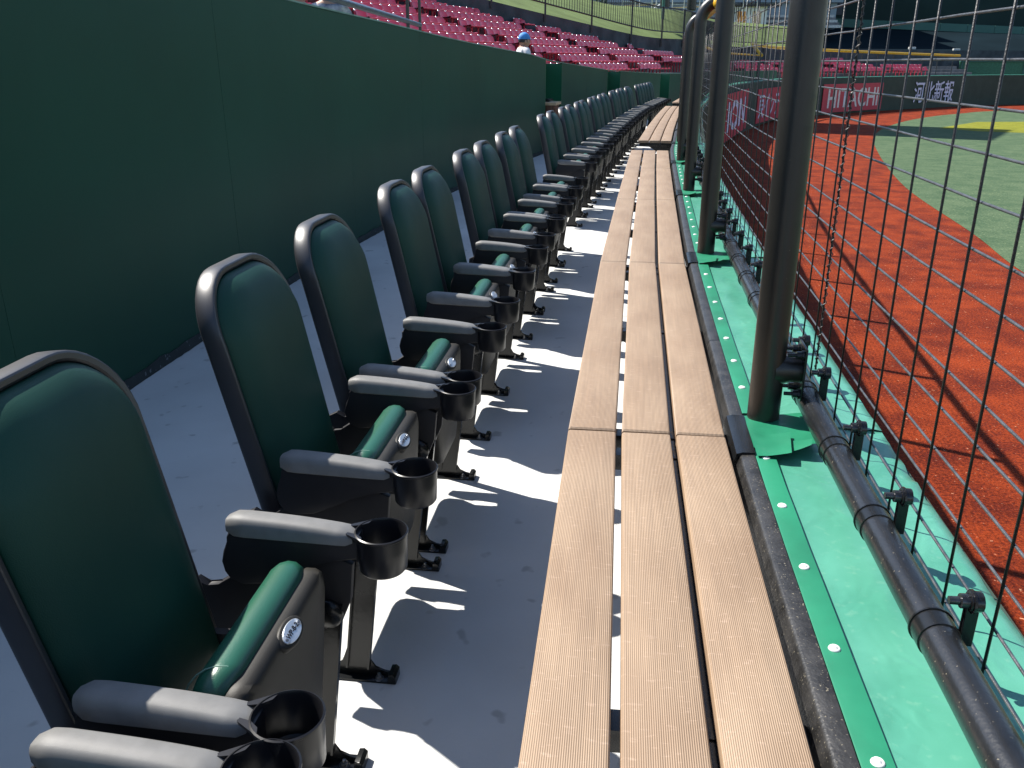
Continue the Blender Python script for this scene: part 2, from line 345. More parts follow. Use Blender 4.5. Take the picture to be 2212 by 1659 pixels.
# vinyl sheet panels, wrinkled, each lapping the next
def lerp(a, b, t): return a + (b - a) * t
sheet_joints = [S(-1.2), S(.35) + .62, S(2.10), S(4.12), S(6.22), S(8.22)] 
d = sheet_joints[-1]
while d < d_end - 4: d += 2.1 if d < 26 else 4.2; sheet_joints.append(min(d, d_end))
import mathutils.noise as mn
for i, (a, b) in enumerate(zip(sheet_joints, sheet_joints[1:])):
    bm = bmesh.new(); near = a < S(9)
    nu = max(4, int((b - a + .05) / (.03 if near else .4))); nv = 16 if near else 4
    grid = []
    for u in range(nu + 1):
        dd = a - .05 + (b - a + .05) * u / nu; row = []
        for v in range(nv + 1):
            o = lerp(.478, .792, v / nv); z = .694
            wr = 0
            if near:
                q = Vector((dd * 4.2 + i * 5, o * 9, 0)); wr = mn.noise(q) * .0085 + mn.noise(q * 2.7) * .004
                fan = math.exp(-((dd - (b - .30)) / .16) ** 2) * math.sin((dd - b) * 55 - o * 22) * .006 * (v / nv)
                wr = (wr + fan) * min(1, v / 4) 
            lap = .004 * (1 - min(1, max(0, (dd - a + .05) / .25)))
            z += wr + lap
            if v == nv: z -= .05
            elif v == nv - 1: z -= .004
            row.append(bm.verts.new(C.pt(dd, o, z)))
        grid.append(row)
    for u in range(nu):
        for v in range(nv): bm.faces.new((grid[u][v], grid[u + 1][v], grid[u + 1][v + 1], grid[u][v + 1]))
    # side skirt down the field face
    for u in range(nu): pass
    wpart('vinyl_sheet', bm, M['sheet'], angle=60)
    bm = bmesh.new(); e1 = b - (.16 if any(abs(b - S(q)) < .15 for q in (2.1, 4.12, 6.22, 8.22)) else -.004)
    nseg = max(2, int((e1 - a) / .12)) if near else 6
    prof = [(.4385, .690), (.4385, .7035), (.441, .7045), (.482, .7045), (.484, .700), (.484, .690)]
    rings = []
    for u in range(nseg + 1):
        dd = a + (e1 - a) * u / nseg; wz = mn.noise(Vector((dd * 5, 3, 1))) * .0012
        rings.append([bm.verts.new(C.pt(dd, o + (wz * .8 if k > 2 else 0), z + wz)) for k, (o, z) in enumerate(prof)])
    for A, B in zip(rings, rings[1:]):
        for j in range(5): bm.faces.new((A[j], A[j + 1], B[j + 1], B[j]))
    bm.faces.new(rings[0]); bm.faces.new(rings[-1])
    wpart('hem_strip', bm, M['strip'])
# rivets
rv = bmesh.new(); lathe(rv, [(0.0001, .0038), (.0035, .0036), (.0042, .0018), (.0078, .0026), (.0092, .0006), (.0098, -.001)], 14)
rvm = bpy.data.meshes.new('rivet'); bmesh.ops.recalc_face_normals(rv, faces=rv.faces); rv.to_mesh(rvm); rv.free(); rvm.materials.append(M['white']); rvm.shade_smooth()
d = S(.864) + .055 - .23 * 2
while d < S(13):
    if min(abs(d - S(Y)) for Y in (1.97, 3.99, 6.11, 8.1)) > .10:
        o = bpy.data.objects.new('rivet', rvm); link(o, wall_t); o.location = C.pt(d, .461 + random.uniform(-.002, .002), .7048) - wall_t.location; o.rotation_euler = (0, 0, random.random() * 6)
    d += .23
# black channel with lapped joints
joints = [S(-3.5), S(.9) - 1.95, S(2.72), S(4.75), S(6.8)]
d = joints[-1]
while d < S(30): d += 2.05; joints.append(d)
for a, b in zip(joints, joints[1:]):
    bm = bmesh.new()
    sweep(bm, a, b - .004, [(.386, .60), (.391, .66), (.402, .696), (.4045, .7015), (.409, .7045), (.436, .7062), (.4375, .700), (.430, .69), (.43, .60)], step=.3)
    wpart('edge_channel', bm, M['channel'])

# ------------------------------------------------------------------ fence posts, pipes, mesh
POST_Y = [2.014, 4.034, 6.156, 8.141]
post_d = [S(y) + .058 for y in POST_Y]; post_d = [post_d[0] - 2.03 * k for k in (2, 1)] + post_d
while post_d[-1] < S(20.5): post_d.append(post_d[-1] + 2.04)
OFF_P, OFF_PIPE, OFF_M = .486, .590, .654
def make_post():
    t = empty('fence_post')
    bm = bmesh.new()
    r = .0395; pts = [(0, 0, .688), (0, 0, 1.25), (0, 0, 1.80)] + [(.105 * (1 - math.cos(a)), 0, 1.80 + .125 * math.sin(a)) for a in [k * math.pi / 16 for k in range(1, 9)]]
    tube(bm, pts, r, 28); obj('post_tube', bm, M['post'], t)
    bm = bmesh.new()                      # bottom branch to the rail: flared stub
    tube(bm, [(.012, 0, .838), (.035, 0, .838), (.052, 0, .838), (.078, 0, .838)], .03, 20, radii=[.040, .037, .031, .030]); obj('lower_branch', bm, M['post'], t)
    for z, nm in ((.838, 'lower_flange'), (1.925, 'upper_flange')):
        if z > 1: continue
        bm = bmesh.new(); box(bm, .076, .082, -.045, .045, .765, .905, bev=.003); 
        o = obj(nm, bm, M['blackmetal'], t)
        for yy in (-.028, .028):
            for zz in (.785, .885):
                bm = bmesh.new(); lathe(bm, [(.0001, -.040), (.0048, -.039), (.0050, -.020), (.0095, -.0198), (.0098, -.0075), (.0125, -.0072), (.0125, -.001)], 10, c=(.078, yy, zz), axis='X'); 
                obj('bolt', bm, M['blackmetal'], o)
    return t
# vinyl patches where a post pierces the sheet
def patch(pd, first):
    bm = bmesh.new()
    def flap(poly, z, lift=0, wr=.003):
        n = 12; P = [Vector(p) for p in poly]; g = []
        for i in range(n + 1):
            row = []
            for j in range(n + 1):
                u, v = i / n, j / n
                p = P[0].lerp(P[1], u).lerp(P[3].lerp(P[2], u), v)
                zz = z + wr * mn.noise(Vector((p.x * 22, p.y * 22, first))) + lift * u * u
                row.append(bm.verts.new(C.pt(pd + p.y, p.x, zz)))
            g.append(row)
        for i in range(n):
            for j in range(n): bm.faces.new((g[i][j], g[i + 1][j], g[i + 1][j + 1], g[i][j + 1]))
    flap([(.425, -.17), (.600, -.13), (.610, .06), (.425, .03)], .7085, .006)
    flap([(.440, -.215), (.515, -.215), (.53, -.10), (.440, -.09)], .712, .012)
    flap([(.50, -.19), (.565, -.175), (.575, -.135), (.50, -.125)], .7125, .014)
    wpart('vinyl_patch', bm, M['strip'], angle=70)
    bm = bmesh.new()
    sweep(bm, pd - .20, pd + .03, [(.388, .60), (.390, .68), (.396, .706), (.41, .7105), (.438, .7105), (.438, .704), (.40, .70), (.394, .60)], step=.03)
    wpart('channel_cover', bm, M['blackmetal'])
for i, pd in enumerate(post_d[:9]): patch(pd - .03, i)
P0 = make_post(); index_kids(P0)
post_lab = {0: 'black fence post behind the camera at the near end of the rail', 1: 'black fence post beside the camera, outside the near edge of the view',
            2: 'nearest tall black fence post, rising from the vinyl patch beside the third board joint', 3: 'second tall black fence post from the camera',
            4: 'third tall black fence post from the camera, bending over at its top', 5: 'fourth black fence post, its bent top showing a bright glint',
            6: 'fifth black fence post, curved top just below the one before it'}
for i, d in enumerate(post_d):
    o = P0 if i == 0 else copy_tree(P0)
    o.location = C.pt(d, OFF_P, 0); o.rotation_euler = (0, 0, C.rot(d))
    tag(o, post_lab.get(i, 'slim distant black fence post where the curving rail recedes, hidden behind nearer posts'), 'fence post', 'black fence posts along the counter')
# pipes
rail_t = empty('bottom_rail', C.pt(S(2), OFF_PIPE, .76), label='thick dusty black bottom pipe of the mesh fence with ring clamps', cat='rail')
bm = bmesh.new(); ds = [S(-2) + i * .25 for i in range(int((S(22) - S(-2)) / .25))]
tube(bm, [C.pt(d, OFF_PIPE, .762) - rail_t.location for d in ds], .029, 24); obj('pipe', bm, M['pipe'], rail_t)
def make_clamp():
    t = empty('clamp_proto')
    bm = bmesh.new(); lathe(bm, [(.0292, -.020), (.0312, -.0195), (.0312, .017), (.0292, .018)], 28, axis='Y', closed=True)
    a = bm
    lathe(a, [(.0314, .0150), (.0332, .0153), (.0332, .0185), (.0300, .0185)], 28, axis='Y', closed=True)
    box(a, .031, .050, -.0025, .0005, -.012, .073, bev=.001, seg=1); box(a, .031, .050, -.0105, -.0075, -.012, .073, bev=.001, seg=1)
    ring = bpy.data.meshes.new('clamp'); bmesh.ops.recalc_face_normals(a, faces=a.faces); a.to_mesh(ring); a.free(); ring.materials.append(M['blackmetal']); ring.shade_smooth(); ring.set_sharp_from_angle(angle=R(35))
    bm = bmesh.new()
    lathe(bm, [(.0001, -.034), (.0060, -.033), (.0063, -.018), (.0108, -.0175), (.0110, -.006), (.0150, -.0055), (.0150, -.003), (.0178, -.0028), (.0178, .0005), (.0155, .001), (.0150, .012), (.0001, .0128)], 12, c=(.040, -.005, .062), axis='X')
    bolt = bpy.data.meshes.new('bolt'); bmesh.ops.recalc_face_normals(bm, faces=bm.faces); bm.to_mesh(bolt); bm.free(); bolt.materials.append(mat('dark_zinc', (.09, .09, .095), .25, metal=.85, scale=40, var=.3)); bolt.shade_smooth(); bolt.set_sharp_from_angle(angle=R(30))
    bpy.data.objects.remove(t); return ring, bolt
ringm, boltm = make_clamp()
d = S(2.014); cl = [S(y) + .07 for y in (1.054, 1.374, 1.685, 2.034, 2.304)]
while cl[0] > S(-.6): cl.insert(0, cl[0] - .32)
while cl[-1] < S(14): cl.append(cl[-1] + .325)
for d in cl:
    o = bpy.data.objects.new('clamp', ringm); link(o, rail_t); o.location = C.pt(d, OFF_PIPE, .762) - rail_t.location; o.rotation_euler = (0, 0, C.rot(d))
    b = bpy.data.objects.new('bolt', boltm); link(b, o)
    b.rotation_euler = (0, 0, 0)
top_t = empty('top_rail', C.pt(S(2), OFF_PIPE, 1.915), label='yellow padded top pipe of the mesh fence, glimpsed between the bent post tops', cat='rail')
ds = [S(-2) + i * .5 for i in range(int((S(47.5) - S(-2)) / .5))]
bm = bmesh.new(); tube(bm, [C.pt(d, OFF_PIPE, 1.915) - top_t.location for d in ds], .036, 14); obj('yellow_sleeve', bm, M['yellow'], top_t)
# mesh panels between posts: every wire is its own part
ZW = [1.555 + .0692 * k for k in range(-12, 5)]
PITCH = .159
vm = bmesh.new(); tube(vm, [(0, 0, .712), (0, 0, 1.30), (0, 0, 1.86)], .0024, 6)
vme = bpy.data.meshes.new('vertical_wire'); vm.to_mesh(vme); vm.free(); vme.materials.append(M['wire_dark']); vme.shade_smooth()
wire_start = S(2.127) + .079 - PITCH * 11
bays = [wire_start + k * PITCH * 12 for k in range(13)]
labs = ['nearest mesh panel of black wire, right of the first tall post', 'mesh panel of black wire between the first and second tall posts', 'mesh panel of black wire behind the second tall post',
        'mesh panel of black wire behind the third tall post', 'mesh panel of black wire beyond the fourth post']
bays = [bays[0] - PITCH * 12] + bays
for bi, bd in enumerate(bays[:-1]):
    t = empty('mesh_panel', C.pt(bd, OFF_M, .7), label=(['mesh panel of black wire beside the camera, at the right edge of the view'] + labs + ['far mesh panel of black wire where the fence curves away'] * 9)[bi], cat='wire mesh', group='wire mesh panels of the fence')
    for k in range(12):
        dd = bd + k * PITCH
        o = bpy.data.objects.new('vertical_wire', vme); link(o, t)
        p = C.pt(dd, OFF_M + random.uniform(-.0006, .0006), 0) - t.location; o.location = (p.x, p.y, -t.location.z)
        o.rotation_euler = (random.uniform(-.003, .003), random.uniform(-.003, .003), 0)
    for z in ZW:
        bm = bmesh.new(); n = 8 if bi < 4 else 4
        zz = z + random.uniform(-.003, .003) * (bi % 2)
        tube(bm, [C.pt(bd - .005 + (PITCH * 12) * j / n, OFF_M + .0046, zz + random.uniform(-.0009, .0009)) - t.location for j in range(n + 1)], .0024, 6)
        obj('horizontal_wire', bm, M['wire'], t, angle=80)
    if bi in (1, 3, 5):       # spiral lacing at the seam
        bm = bmesh.new(); dd = bd + PITCH * 12 - .055; base = C.pt(dd, OFF_M, 0) - t.location
        tube(bm, [(base.x, base.y, .76 - t.location.z), (base.x, base.y, 1.86 - t.location.z)], .0026, 6)
        hp = []
        for j in range(520):
            zz = .76 + 1.1 * j / 520; a = j * .62; rr = .0052 if (j // 26) % 2 else .0034
            hp.append((base.x + rr * math.cos(a), base.y + rr * math.sin(a), zz - t.location.z))
        tube(bm, hp, .0014, 4); obj('lacing_wire', bm, M['wire_dark'], t)
# ------------------------------------------------------------------ counter tables
BW, BG, TZ = .118, .0142, .70
def board_mesh(L, slope=0):
    bm = bmesh.new()
    prof = []
    h = .030; r = .006
    prof = [(0, -h), (0, -r)] + [(r - r * math.cos(a), -r + r * math.sin(a)) for a in (R(30), R(60), R(90))] + [(BW - r + r * math.sin(a), -r + r * math.cos(a)) for a in (0, R(30), R(60), R(90))] + [(BW, -h)]
    ys = [0, .004, L - .004, L]; rings = []
    for yi, y in enumerate(ys):
        dz = -.004 if yi in (0, 3) else 0
        rings.append([bm.verts.new((x, y, z + (dz if z > -h + .01 else 0))) for x, z in prof])
    n = len(prof)
    for A, B in zip(rings, rings[1:]):
        for j in range(n): bm.faces.new((A[j], A[(j + 1) % n], B[(j + 1) % n], B[j]))
    bm.faces.new(rings[0][::-1]); bm.faces.new(rings[-1]); return bm
def table(Ys, label):
    ds = [S(y) for y in Ys]
    t = empty('drink_counter', C.pt(ds[0], .19, 0), C.rot(ds[0]), label=label, cat='counter', group='ribbed board counters')
    T = Matrix.Translation(t.location) @ Matrix.Rotation(t.rotation_euler.z, 4, 'Z'); Ti = T.inverted()
    for a, b in zip(ds, ds[1:]):
        for k in range(3):
            o0 = k * (BW + BG); p, q = C.pt(a, o0, TZ), C.pt(b, o0, TZ); L = (q - p).length - .012
            o = obj('board', board_mesh(L), M['board'], t, angle=40)
            rz = math.atan2(-(q - p).x, (q - p).y)
            o.matrix_local = Ti @ Matrix.Translation(p + Vector((0, 0, random.uniform(-.0006, .0006)))) @ Matrix.Rotation(rz, 4, 'Z')
        for f in (.03, .5, .97):
            dd = a + (b - a) * f; bm = bmesh.new()
            box(bm, .012, .40, -.022, .022, TZ - .072, TZ - .0325, bev=.002)
            box(bm, .40, .44, -.03, .03, TZ - .26, TZ - .034, bev=.002)
            prism(bm, [(.12, TZ - .072), (.40, TZ - .072), (.40, TZ - .24)], -.004, .004)
            o = obj('bracket', bm, M['blackmetal'], t); o.matrix_local = Ti @ Matrix.Translation(C.pt(dd)) @ Matrix.Rotation(C.rot(dd), 4, 'Z')
        bm = bmesh.new(); ps = [C.pt(a + (b - a) * i / 3, .262, TZ - .050) for i in range(4)]
        for i in range(3):
            pass
        sweep(bm, a, b, [(.238, TZ - .070), (.238, TZ - .036), (.272, TZ - .036), (.272, TZ - .070)], step=.5)
        bmesh.ops.transform(bm, matrix=Ti, verts=bm.verts); obj('support_bar', bm, M['blackmetal'], t, smooth=False)
    return t
table([-2.0, .03, 1.963, 3.882, 5.808, 7.627, 9.235], 'long nearest counter of brown ribbed boards filling the foreground')
table([10.44, 12.16, 13.9, 15.6, 17.3, 19.0], 'middle counter of pale brown boards curving away beyond the gap')
table([20.8, 22.7, 24.6, 26.5, 28.4], 'farthest counter, only a sliver of pale boards beside the posts')

# ------------------------------------------------------------------ chair
def outline(w, zb, zt, rt, wb, n=10, rb=.06):
    """closed outline (y,z): arched top, slightly narrower rounded bottom"""
    pts = []
    hw = w / 2; hb = wb / 2
    for k in range(n + 1):        # top-left -> top-right arch (superellipse corners)
        a = math.pi - k / n * math.pi / 2
        pts.append((-(hw - rt) + rt * math.cos(a), zt - rt * .95 + rt * .95 * math.sin(a) ))
    for k in range(n + 1):
        a = math.pi / 2 - k / n * math.pi / 2
        pts.append(((hw - rt) + rt * math.cos(a), zt - rt * .95 + rt * .95 * math.sin(a)))
    m = 8
    for k in range(1, m): f = k / m; pts.append((lerp(hw, hb, f ** 1.2), lerp(zt - rt * .95, zb + rb, f)))
    for k in range(5): a = -k / 4 * math.pi / 2; pts.append((hb - rb + rb * math.cos(a), zb + rb + rb * math.sin(a)))
    for k in range(5): a = -math.pi / 2 - k / 4 * math.pi / 2; pts.append((-(hb - rb) + rb * math.cos(a), zb + rb + rb * math.sin(a)))
    for k in range(1, m): f = 1 - k / m; pts.append((-lerp(hw, hb, f ** 1.2), lerp(zt - rt * .95, zb + rb, f)))
    out = [pts[0]]
    for p in pts[1:]:
        if math.dist(p, out[-1]) > 1e-4: out.append(p)
    return out
def padded(bm, ol, layers, place, capend=True):
    """layers: (inset, depth); rings shrink toward centre line"""
    ys = [p[0] for p in ol]; zs = [p[1] for p in ol]; cz = (min(zs) + max(zs)) / 2; hw = max(ys); hh = (max(zs) - min(zs)) / 2
    rings = []
    for ins, dep in layers:
        fy = 1 - ins / hw; fz = 1 - ins / hh
        rings.append([bm.verts.new(place(y * fy, cz + (z - cz) * fz, dep)) for y, z in ol])
    n = len(ol)
    for A, B in zip(rings, rings[1:]):
        for k in range(n): bm.faces.new((A[k], A[(k + 1) % n], B[(k + 1) % n], B[k]))
    if capend:
        bm.faces.new(rings[-1]); bm.faces.new(rings[0][::-1])
def back_place(y, z, dep):
    # z is measured up the reclined back, dep forward
    zz = z; x = -.412 - (zz - .45) * .205 + dep + .10 * (y * y) - .10 * max(0, zz - .9) * 1.0
    return (x, y, zz + dep * .12)
def make_chair():
    t = empty('stadium_chair')
    W = .468
    ol = outline(W, .30, 1.066, .165, .44)
    bm = bmesh.new()
    padded(bm, ol, [(.20, -.034), (.05, -.030), (.010, -.024), (.003, -.018), (.0, -.010), (0, .010), (.0005, .026), (.002, .0295), (.005, .031), (.014, .0295), (.018, .026), (.021, .018), (.05, .015)], back_place)
    obj('back_shell', bm, M['rim'], t, angle=28)
    bm = bmesh.new(); ol2 = outline(W - .040, .32, 1.045, .150, .40)
    padded(bm, ol2, [(.03, .010), (.004, .014), (0, .020), (.0015, .028), (.007, .038), (.017, .049), (.033, .060), (.058, .070), (.09, .077), (.13, .081), (.19, .083)], back_place)
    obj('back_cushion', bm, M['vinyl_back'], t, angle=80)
    # folded seat: shell in front, cushion behind it, rolled front edge uppermost
    def seat_place(y, z, dep):
        return (-.106 + (z - .6) * .055 + dep - .35 * y * y, y, z)
    ols = outline(.435, .235, .592, .055, .33, rb=.07)
    bm = bmesh.new()
    padded(bm, ols, [(.02, -.030), (.004, -.027), (0, -.018), (0, .0), (.004, .012), (.020, .018), (.05, .0205), (.10, .024), (.15, .026)], seat_place)
    sh = obj('seat_shell', bm, M['shell'], t, angle=50)
    olc = outline(.418, .26, .614, .062, .34, n=16, rb=.06)
    bm = bmesh.new()
    padded(bm, olc, [(.04, -.014), (.020, -.017), (.008, -.024), (.001, -.038), (.0, -.054), (.004, -.069), (.014, -.083), (.03, -.092), (.06, -.097), (.10, -.099), (.15, -.099)], seat_place)
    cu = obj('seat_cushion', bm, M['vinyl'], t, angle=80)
    bm = bmesh.new()      # stitched seam across the rolled edge
    prof = [(-.020, .596), (-.028, .606), (-.038, .6128), (-.054, .6142), (-.069, .6112), (-.083, .602), (-.0925, .588), (-.098, .568)]
    tube(bm, [seat_place(-.148 - .035 * (k / 7) ** 1.6, z - .0010, dep) for k, (dep, z) in enumerate(prof)], .0014, 5)
    obj('stitching', bm, M['thread'], cu)
    bm = bmesh.new(); lathe(bm, [(.046, -.016), (.046, -.003), (.043, .001), (.0385, .0025), (.0001, .0025)], 28)
    for v in bm.verts: v.co.y *= .50
    bo = obj('plate_boss', bm, M['shell'], t, angle=50)
    bo.rotation_euler = (0, R(42), 0); bo.rotation_mode = 'QUATERNION'
    nrm = Vector((.70, -.04, .71)).normalized(); tang = Vector((0, 1, 0)); bz = nrm; bx = (tang - bz * tang.dot(bz)).normalized(); by = bz.cross(bx)
    PL = Matrix((bx, by, bz)).transposed().to_4x4(); PL.translation = Vector((-.096, -.012, .580))
    bo.matrix_local = PL
    bm = bmesh.new(); lathe(bm, [(.0330, 0), (.0330, .0018), (.0318, .0026), (.0001, .0026)], 28)
    for v in bm.verts: v.co.y *= .48
    pl = obj('number_plate', bm, M['alu'], t, angle=40); pl.matrix_local = PL @ Matrix.Translation((0, 0, .0024))
    for sx in (-1, 1):
        bm = bmesh.new(); lathe(bm, [(.0032, .0), (.003, .0016), (.0001, .0022)], 10, c=(sx * .0270, 0, .0025)); obj('screw', bm, M['steel'], pl)
    for s in (-1, 1):
        yc = s * .2725
        # arm pad
        bm = bmesh.new()
        N = 14; rings = []
        for i in range(N + 1):
            f = i / N; x = lerp(-.335, -.052, f); ez = min(1, math.sqrt(max(0, 1 - (1 - min(f, .12) / .12) ** 2)) + .001, math.sqrt(max(0, 1 - (1 - min(1 - f, .10) / .10) ** 2)) + .001)
            if f == 0 or f == 1: ez = .25
            hw = .0285 * (.45 + .55 * ez); top = .655 - .012 * f - .012 * f ** 3 - (1 - ez) * .014; bot = .614 - .008 * f + (1 - ez) * .006
            ring = []
            for (cy, cz) in ((-1, 0), (-1, .55), (-.86, .85), (-.6, 1), (0, 1.02), (.6, 1), (.86, .85), (1, .55), (1, 0), (.7, -.15), (-.7, -.15)):
                ring.append(bm.verts.new((x, yc + cy * hw, bot + (top - bot) * cz)))
            rings.append(ring)
        n = len(rings[0])
        for A, B in zip(rings, rings[1:]):
            for k in range(n): bm.faces.new((A[k], A[(k + 1) % n], B[(k + 1) % n], B[k]))
        bm.faces.new(rings[0][::-1]); bm.faces.new(rings[-1])
        obj('arm_pad', bm, M['arm'], t, angle=50)
        # arm side panel: S shaped rear, deep box narrowing to the front
        bm = bmesh.new()
        poly = [(-.326, .626), (-.328, .605), (-.334, .595), (-.346, .57), (-.352, .545), (-.348, .520), (-.338, .503), (-.31, .49), (-.26, .495), (-.215, .515), (-.16, .55), (-.10, .565), (-.05, .57), (-.048, .612)]
        prism(bm, poly, yc - .021, yc + .021, bev=.005); obj('arm_bracket', bm, M['plastic'], t, angle=40)
        bm = bmesh.new()
        poly = [(-.34, .505), (-.10, .565), (-.065, .55), (-.075, .46), (-.10, .40), (-.15, .375), (-.22, .35), (-.40, .34), (-.455, .40), (-.45, .475), (-.42, .49), (-.40, .47), (-.37, .475)][::-1]
        prism(bm, poly, yc - .010, yc + .010, bev=.004); obj('side_plate', bm, M['plastic'], t, angle=40)
        # cup holder
        bm = bmesh.new(); ro = .0565
        lathe(bm, [(.026, -.084), (.0475, -.085), (.0510, -.080), (.0535, -.03), (.0545, -.002), (ro, .0), (ro, .004), (ro - .003, .0055), (.0527, .004), (.0517, -.001), (.0508, -.03), (.0488, -.076), (.045, -.080), (.026, -.079)], 40, c=(0, yc, .628), closed=True)
        cp = obj('cup_holder', bm, M['cup'], t, angle=40)
        bm = bmesh.new()
        for q in (-1, 1):
            prism(bm, [(-.075, q * .012), (-.070, q * .021), (-.040, q * .040), (-.030, q * .046), (-.035, q * .030), (-.050, q * .018)][::q], .6265, .6320, axis='Z')
        bmesh.ops.translate(bm, verts=bm.verts, vec=(0, yc, 0))
        box(bm, -.062, -.046, yc - .02, yc + .02, .565, .624, bev=.003)
        obj('cup_bracket', bm, M['cup'], t, angle=40)
        # leg: C-section blade leaning back, flared foot with slots and bolt
        bm = bmesh.new()
        xt, xb = -.125, -.178
        def LX(z): return lerp(xb, xt, (z - .03) / .42)
        for (w0, w1, y0, y1) in ((-.032, .032, -.006, .0), (-.032, -.027, -.016, -.006), (.027, .032, -.016, -.006)):
            vs = []
            for z in (.03, .16, .30, .45):
                c = LX(z); vs.append([bm.verts.new((c + w0, yc + y0, z)), bm.verts.new((c + w1, yc + y0, z)), bm.verts.new((c + w1, yc + y1, z)), bm.verts.new((c + w0, yc + y1, z))])
            for A, B in zip(vs, vs[1:]):
                for k in range(4): bm.faces.new((A[k], A[(k + 1) % 4], B[(k + 1) % 4], B[k]))
            bm.faces.new(vs[0][::-1]); bm.faces.new(vs[-1])
        lg = obj('leg', bm, M['blackmetal'], t, smooth=False)
        bm = bmesh.new()
        prism(bm, [(-.285, .0), (-.285, .012), (-.25, .020), (-.222, .042), (-.207, .085), (-.150, .085), (-.146, .055), (-.132, .032), (-.110, .022), (-.085, .018), (-.078, .0)], yc - .005, yc + .001, bev=.001)
        prism(bm, [(-.30, .0), (-.30, .007), (-.082, .007), (-.072, .0)], yc - .030, yc + .018, bev=.002)
        prism(bm, [(-.093, .007), (-.090, .028), (-.078, .030), (-.070, .022), (-.070, .0)], yc - .030, yc + .018, bev=.003)
        ft = obj('foot', bm, M['blackmetal'], lg, angle=35)
        bm = bmesh.new(); lathe(bm, [(.013, .006), (.013, .009), (.008, .0095), (.008, .016), (.0045, .0165), (.0045, .024), (.0001, .025)], 10, c=(-.118, yc - .018, 0)); obj('anchor_bolt', bm, M['steel'], lg)
        bm = bmesh.new(); lathe(bm, [(.036, .0), (.036, .006), (.033, .011), (.024, .0155), (.012, .018), (.0001, .0185)], 28, c=(0, 0, 0), axis='Y')
        for v in bm.verts: v.co = Vector((v.co.x - .128, yc - .010 * s - v.co.y * s if s > 0 else yc - .008 - v.co.y, v.co.z + .425))
        obj('pivot_cap', bm, M['blackmetal'], t, angle=40)
    bm = bmesh.new(); tube(bm, [(-.235, -.275, .405), (-.235, .275, .405)], .020, 12); box(bm, -.40, -.22, -.19, -.17, .37, .42); box(bm, -.40, -.22, .17, .19, .37, .42)
    obj('hinge_bar', bm, M['plastic'], t, angle=40)
    return t
chair0 = make_chair(); index_kids(chair0)
tops = [(-.90, .80), (-.771, 1.412), (-.687, 2.176), (-.599, 2.793), (-.463, 3.665), (-.388, 4.229), (-.251, 5.093), (-.152, 5.699), (-.02, 6.463), (.088, 7.076),
        (.345, 8.794), (.471, 9.485), (.632, 10.345), (.762, 10.93), (.939, 11.782), (1.047, 12.295), (1.25, 13.309), (1.377, 13.856), (1.544, 14.644), (1.695, 15.275),
        (2.027, 16.446), (2.175, 16.935), (2.386, 17.809), (2.557, 18.443), (2.795, 19.383), (2.923, 19.718),
        (3.371, 21.18), (3.535, 21.786), (3.754, 22.426), (3.96, 23.105), (4.227, 23.827), (4.37, 24.3)]
ordn = ['', 'nearest', 'second', 'third', 'fourth', 'fifth', 'sixth', 'seventh', 'eighth', 'ninth', 'tenth']
arm_mid = {1: 1.304, 2: 2.141, 3: 2.788, 4: 3.705}
chair_objs = []
for i, (tx, ty) in enumerate(tops):
    # the chairs stand in one row .30 m behind the cup line; find where along C each one is
    best = min(((C.pt(d0 / 50, -.78).xy - Vector((tx, ty))).length, d0 / 50) for d0 in range(int(S(-1) * 50), int(S(27) * 50)))[1]
    if i == 0: best = None
    if i == 0: dch = S(.612)
    else: dch = best - .035 + min(.24, .034 * ty)
    if i in arm_mid: dch = S(arm_mid[i] - .045)
    o = chair0 if i == 0 else copy_tree(chair0)
    rz = C.rot(dch)
    o.location = C.pt(dch, -.362, 0); o.rotation_euler = (0, 0, rz)
    if i == 0: lab = 'chair cut off by the bottom left corner, only its far armrest and cup holder show'
    elif i == 1: lab = 'nearest dark green padded chair with folded seat, plate reading WP-8-2'
    elif i < 10: lab = '%s green padded chair from the camera in the near group, seat folded up' % ordn[i]
    elif i < 20: lab = '%s green padded chair of the middle group beyond the first gap in the row' % (ordn[i - 9] if i > 10 else 'first')
    elif i < 26: lab = '%s small distant green chair of the third group, beside the curving counter' % (ordn[i - 19] if i > 20 else 'first')
    else: lab = '%s tiny distant green chair of the farthest group, next to the fence posts' % (ordn[i - 25] if i > 26 else 'first')
    tag(o, lab, 'chair', 'green folding chairs along the counter'); chair_objs.append(o)

def text_mesh(body, size=1, extrude=.0, bold=0, shear=0):
    cu = bpy.data.curves.new('t', 'FONT'); cu.body = body; cu.size = size; cu.extrude = extrude; cu.align_x = 'CENTER'; cu.align_y = 'CENTER'; cu.offset = bold; cu.shear = shear
    o = bpy.data.objects.new('t', cu); COL.objects.link(o); bpy.context.view_layer.update()
    me = bpy.data.meshes.new_from_object(o.evaluated_get(bpy.context.evaluated_depsgraph_get())); bpy.data.objects.remove(o); return me
for ci, body in ((1, 'WP-8-2'), (2, 'WP-8-3')):
    me = text_mesh(body, .0138, .0002, .0003); me.materials.clear(); me.materials.append(M['ink'])
    pl = [x for x in bpy.data.objects if x.parent == chair_objs[ci] and x.name.startswith('number_plate')][0]
    o = bpy.data.objects.new('seat_number', me); link(o, pl); o.location = (0, 0, .0030); 

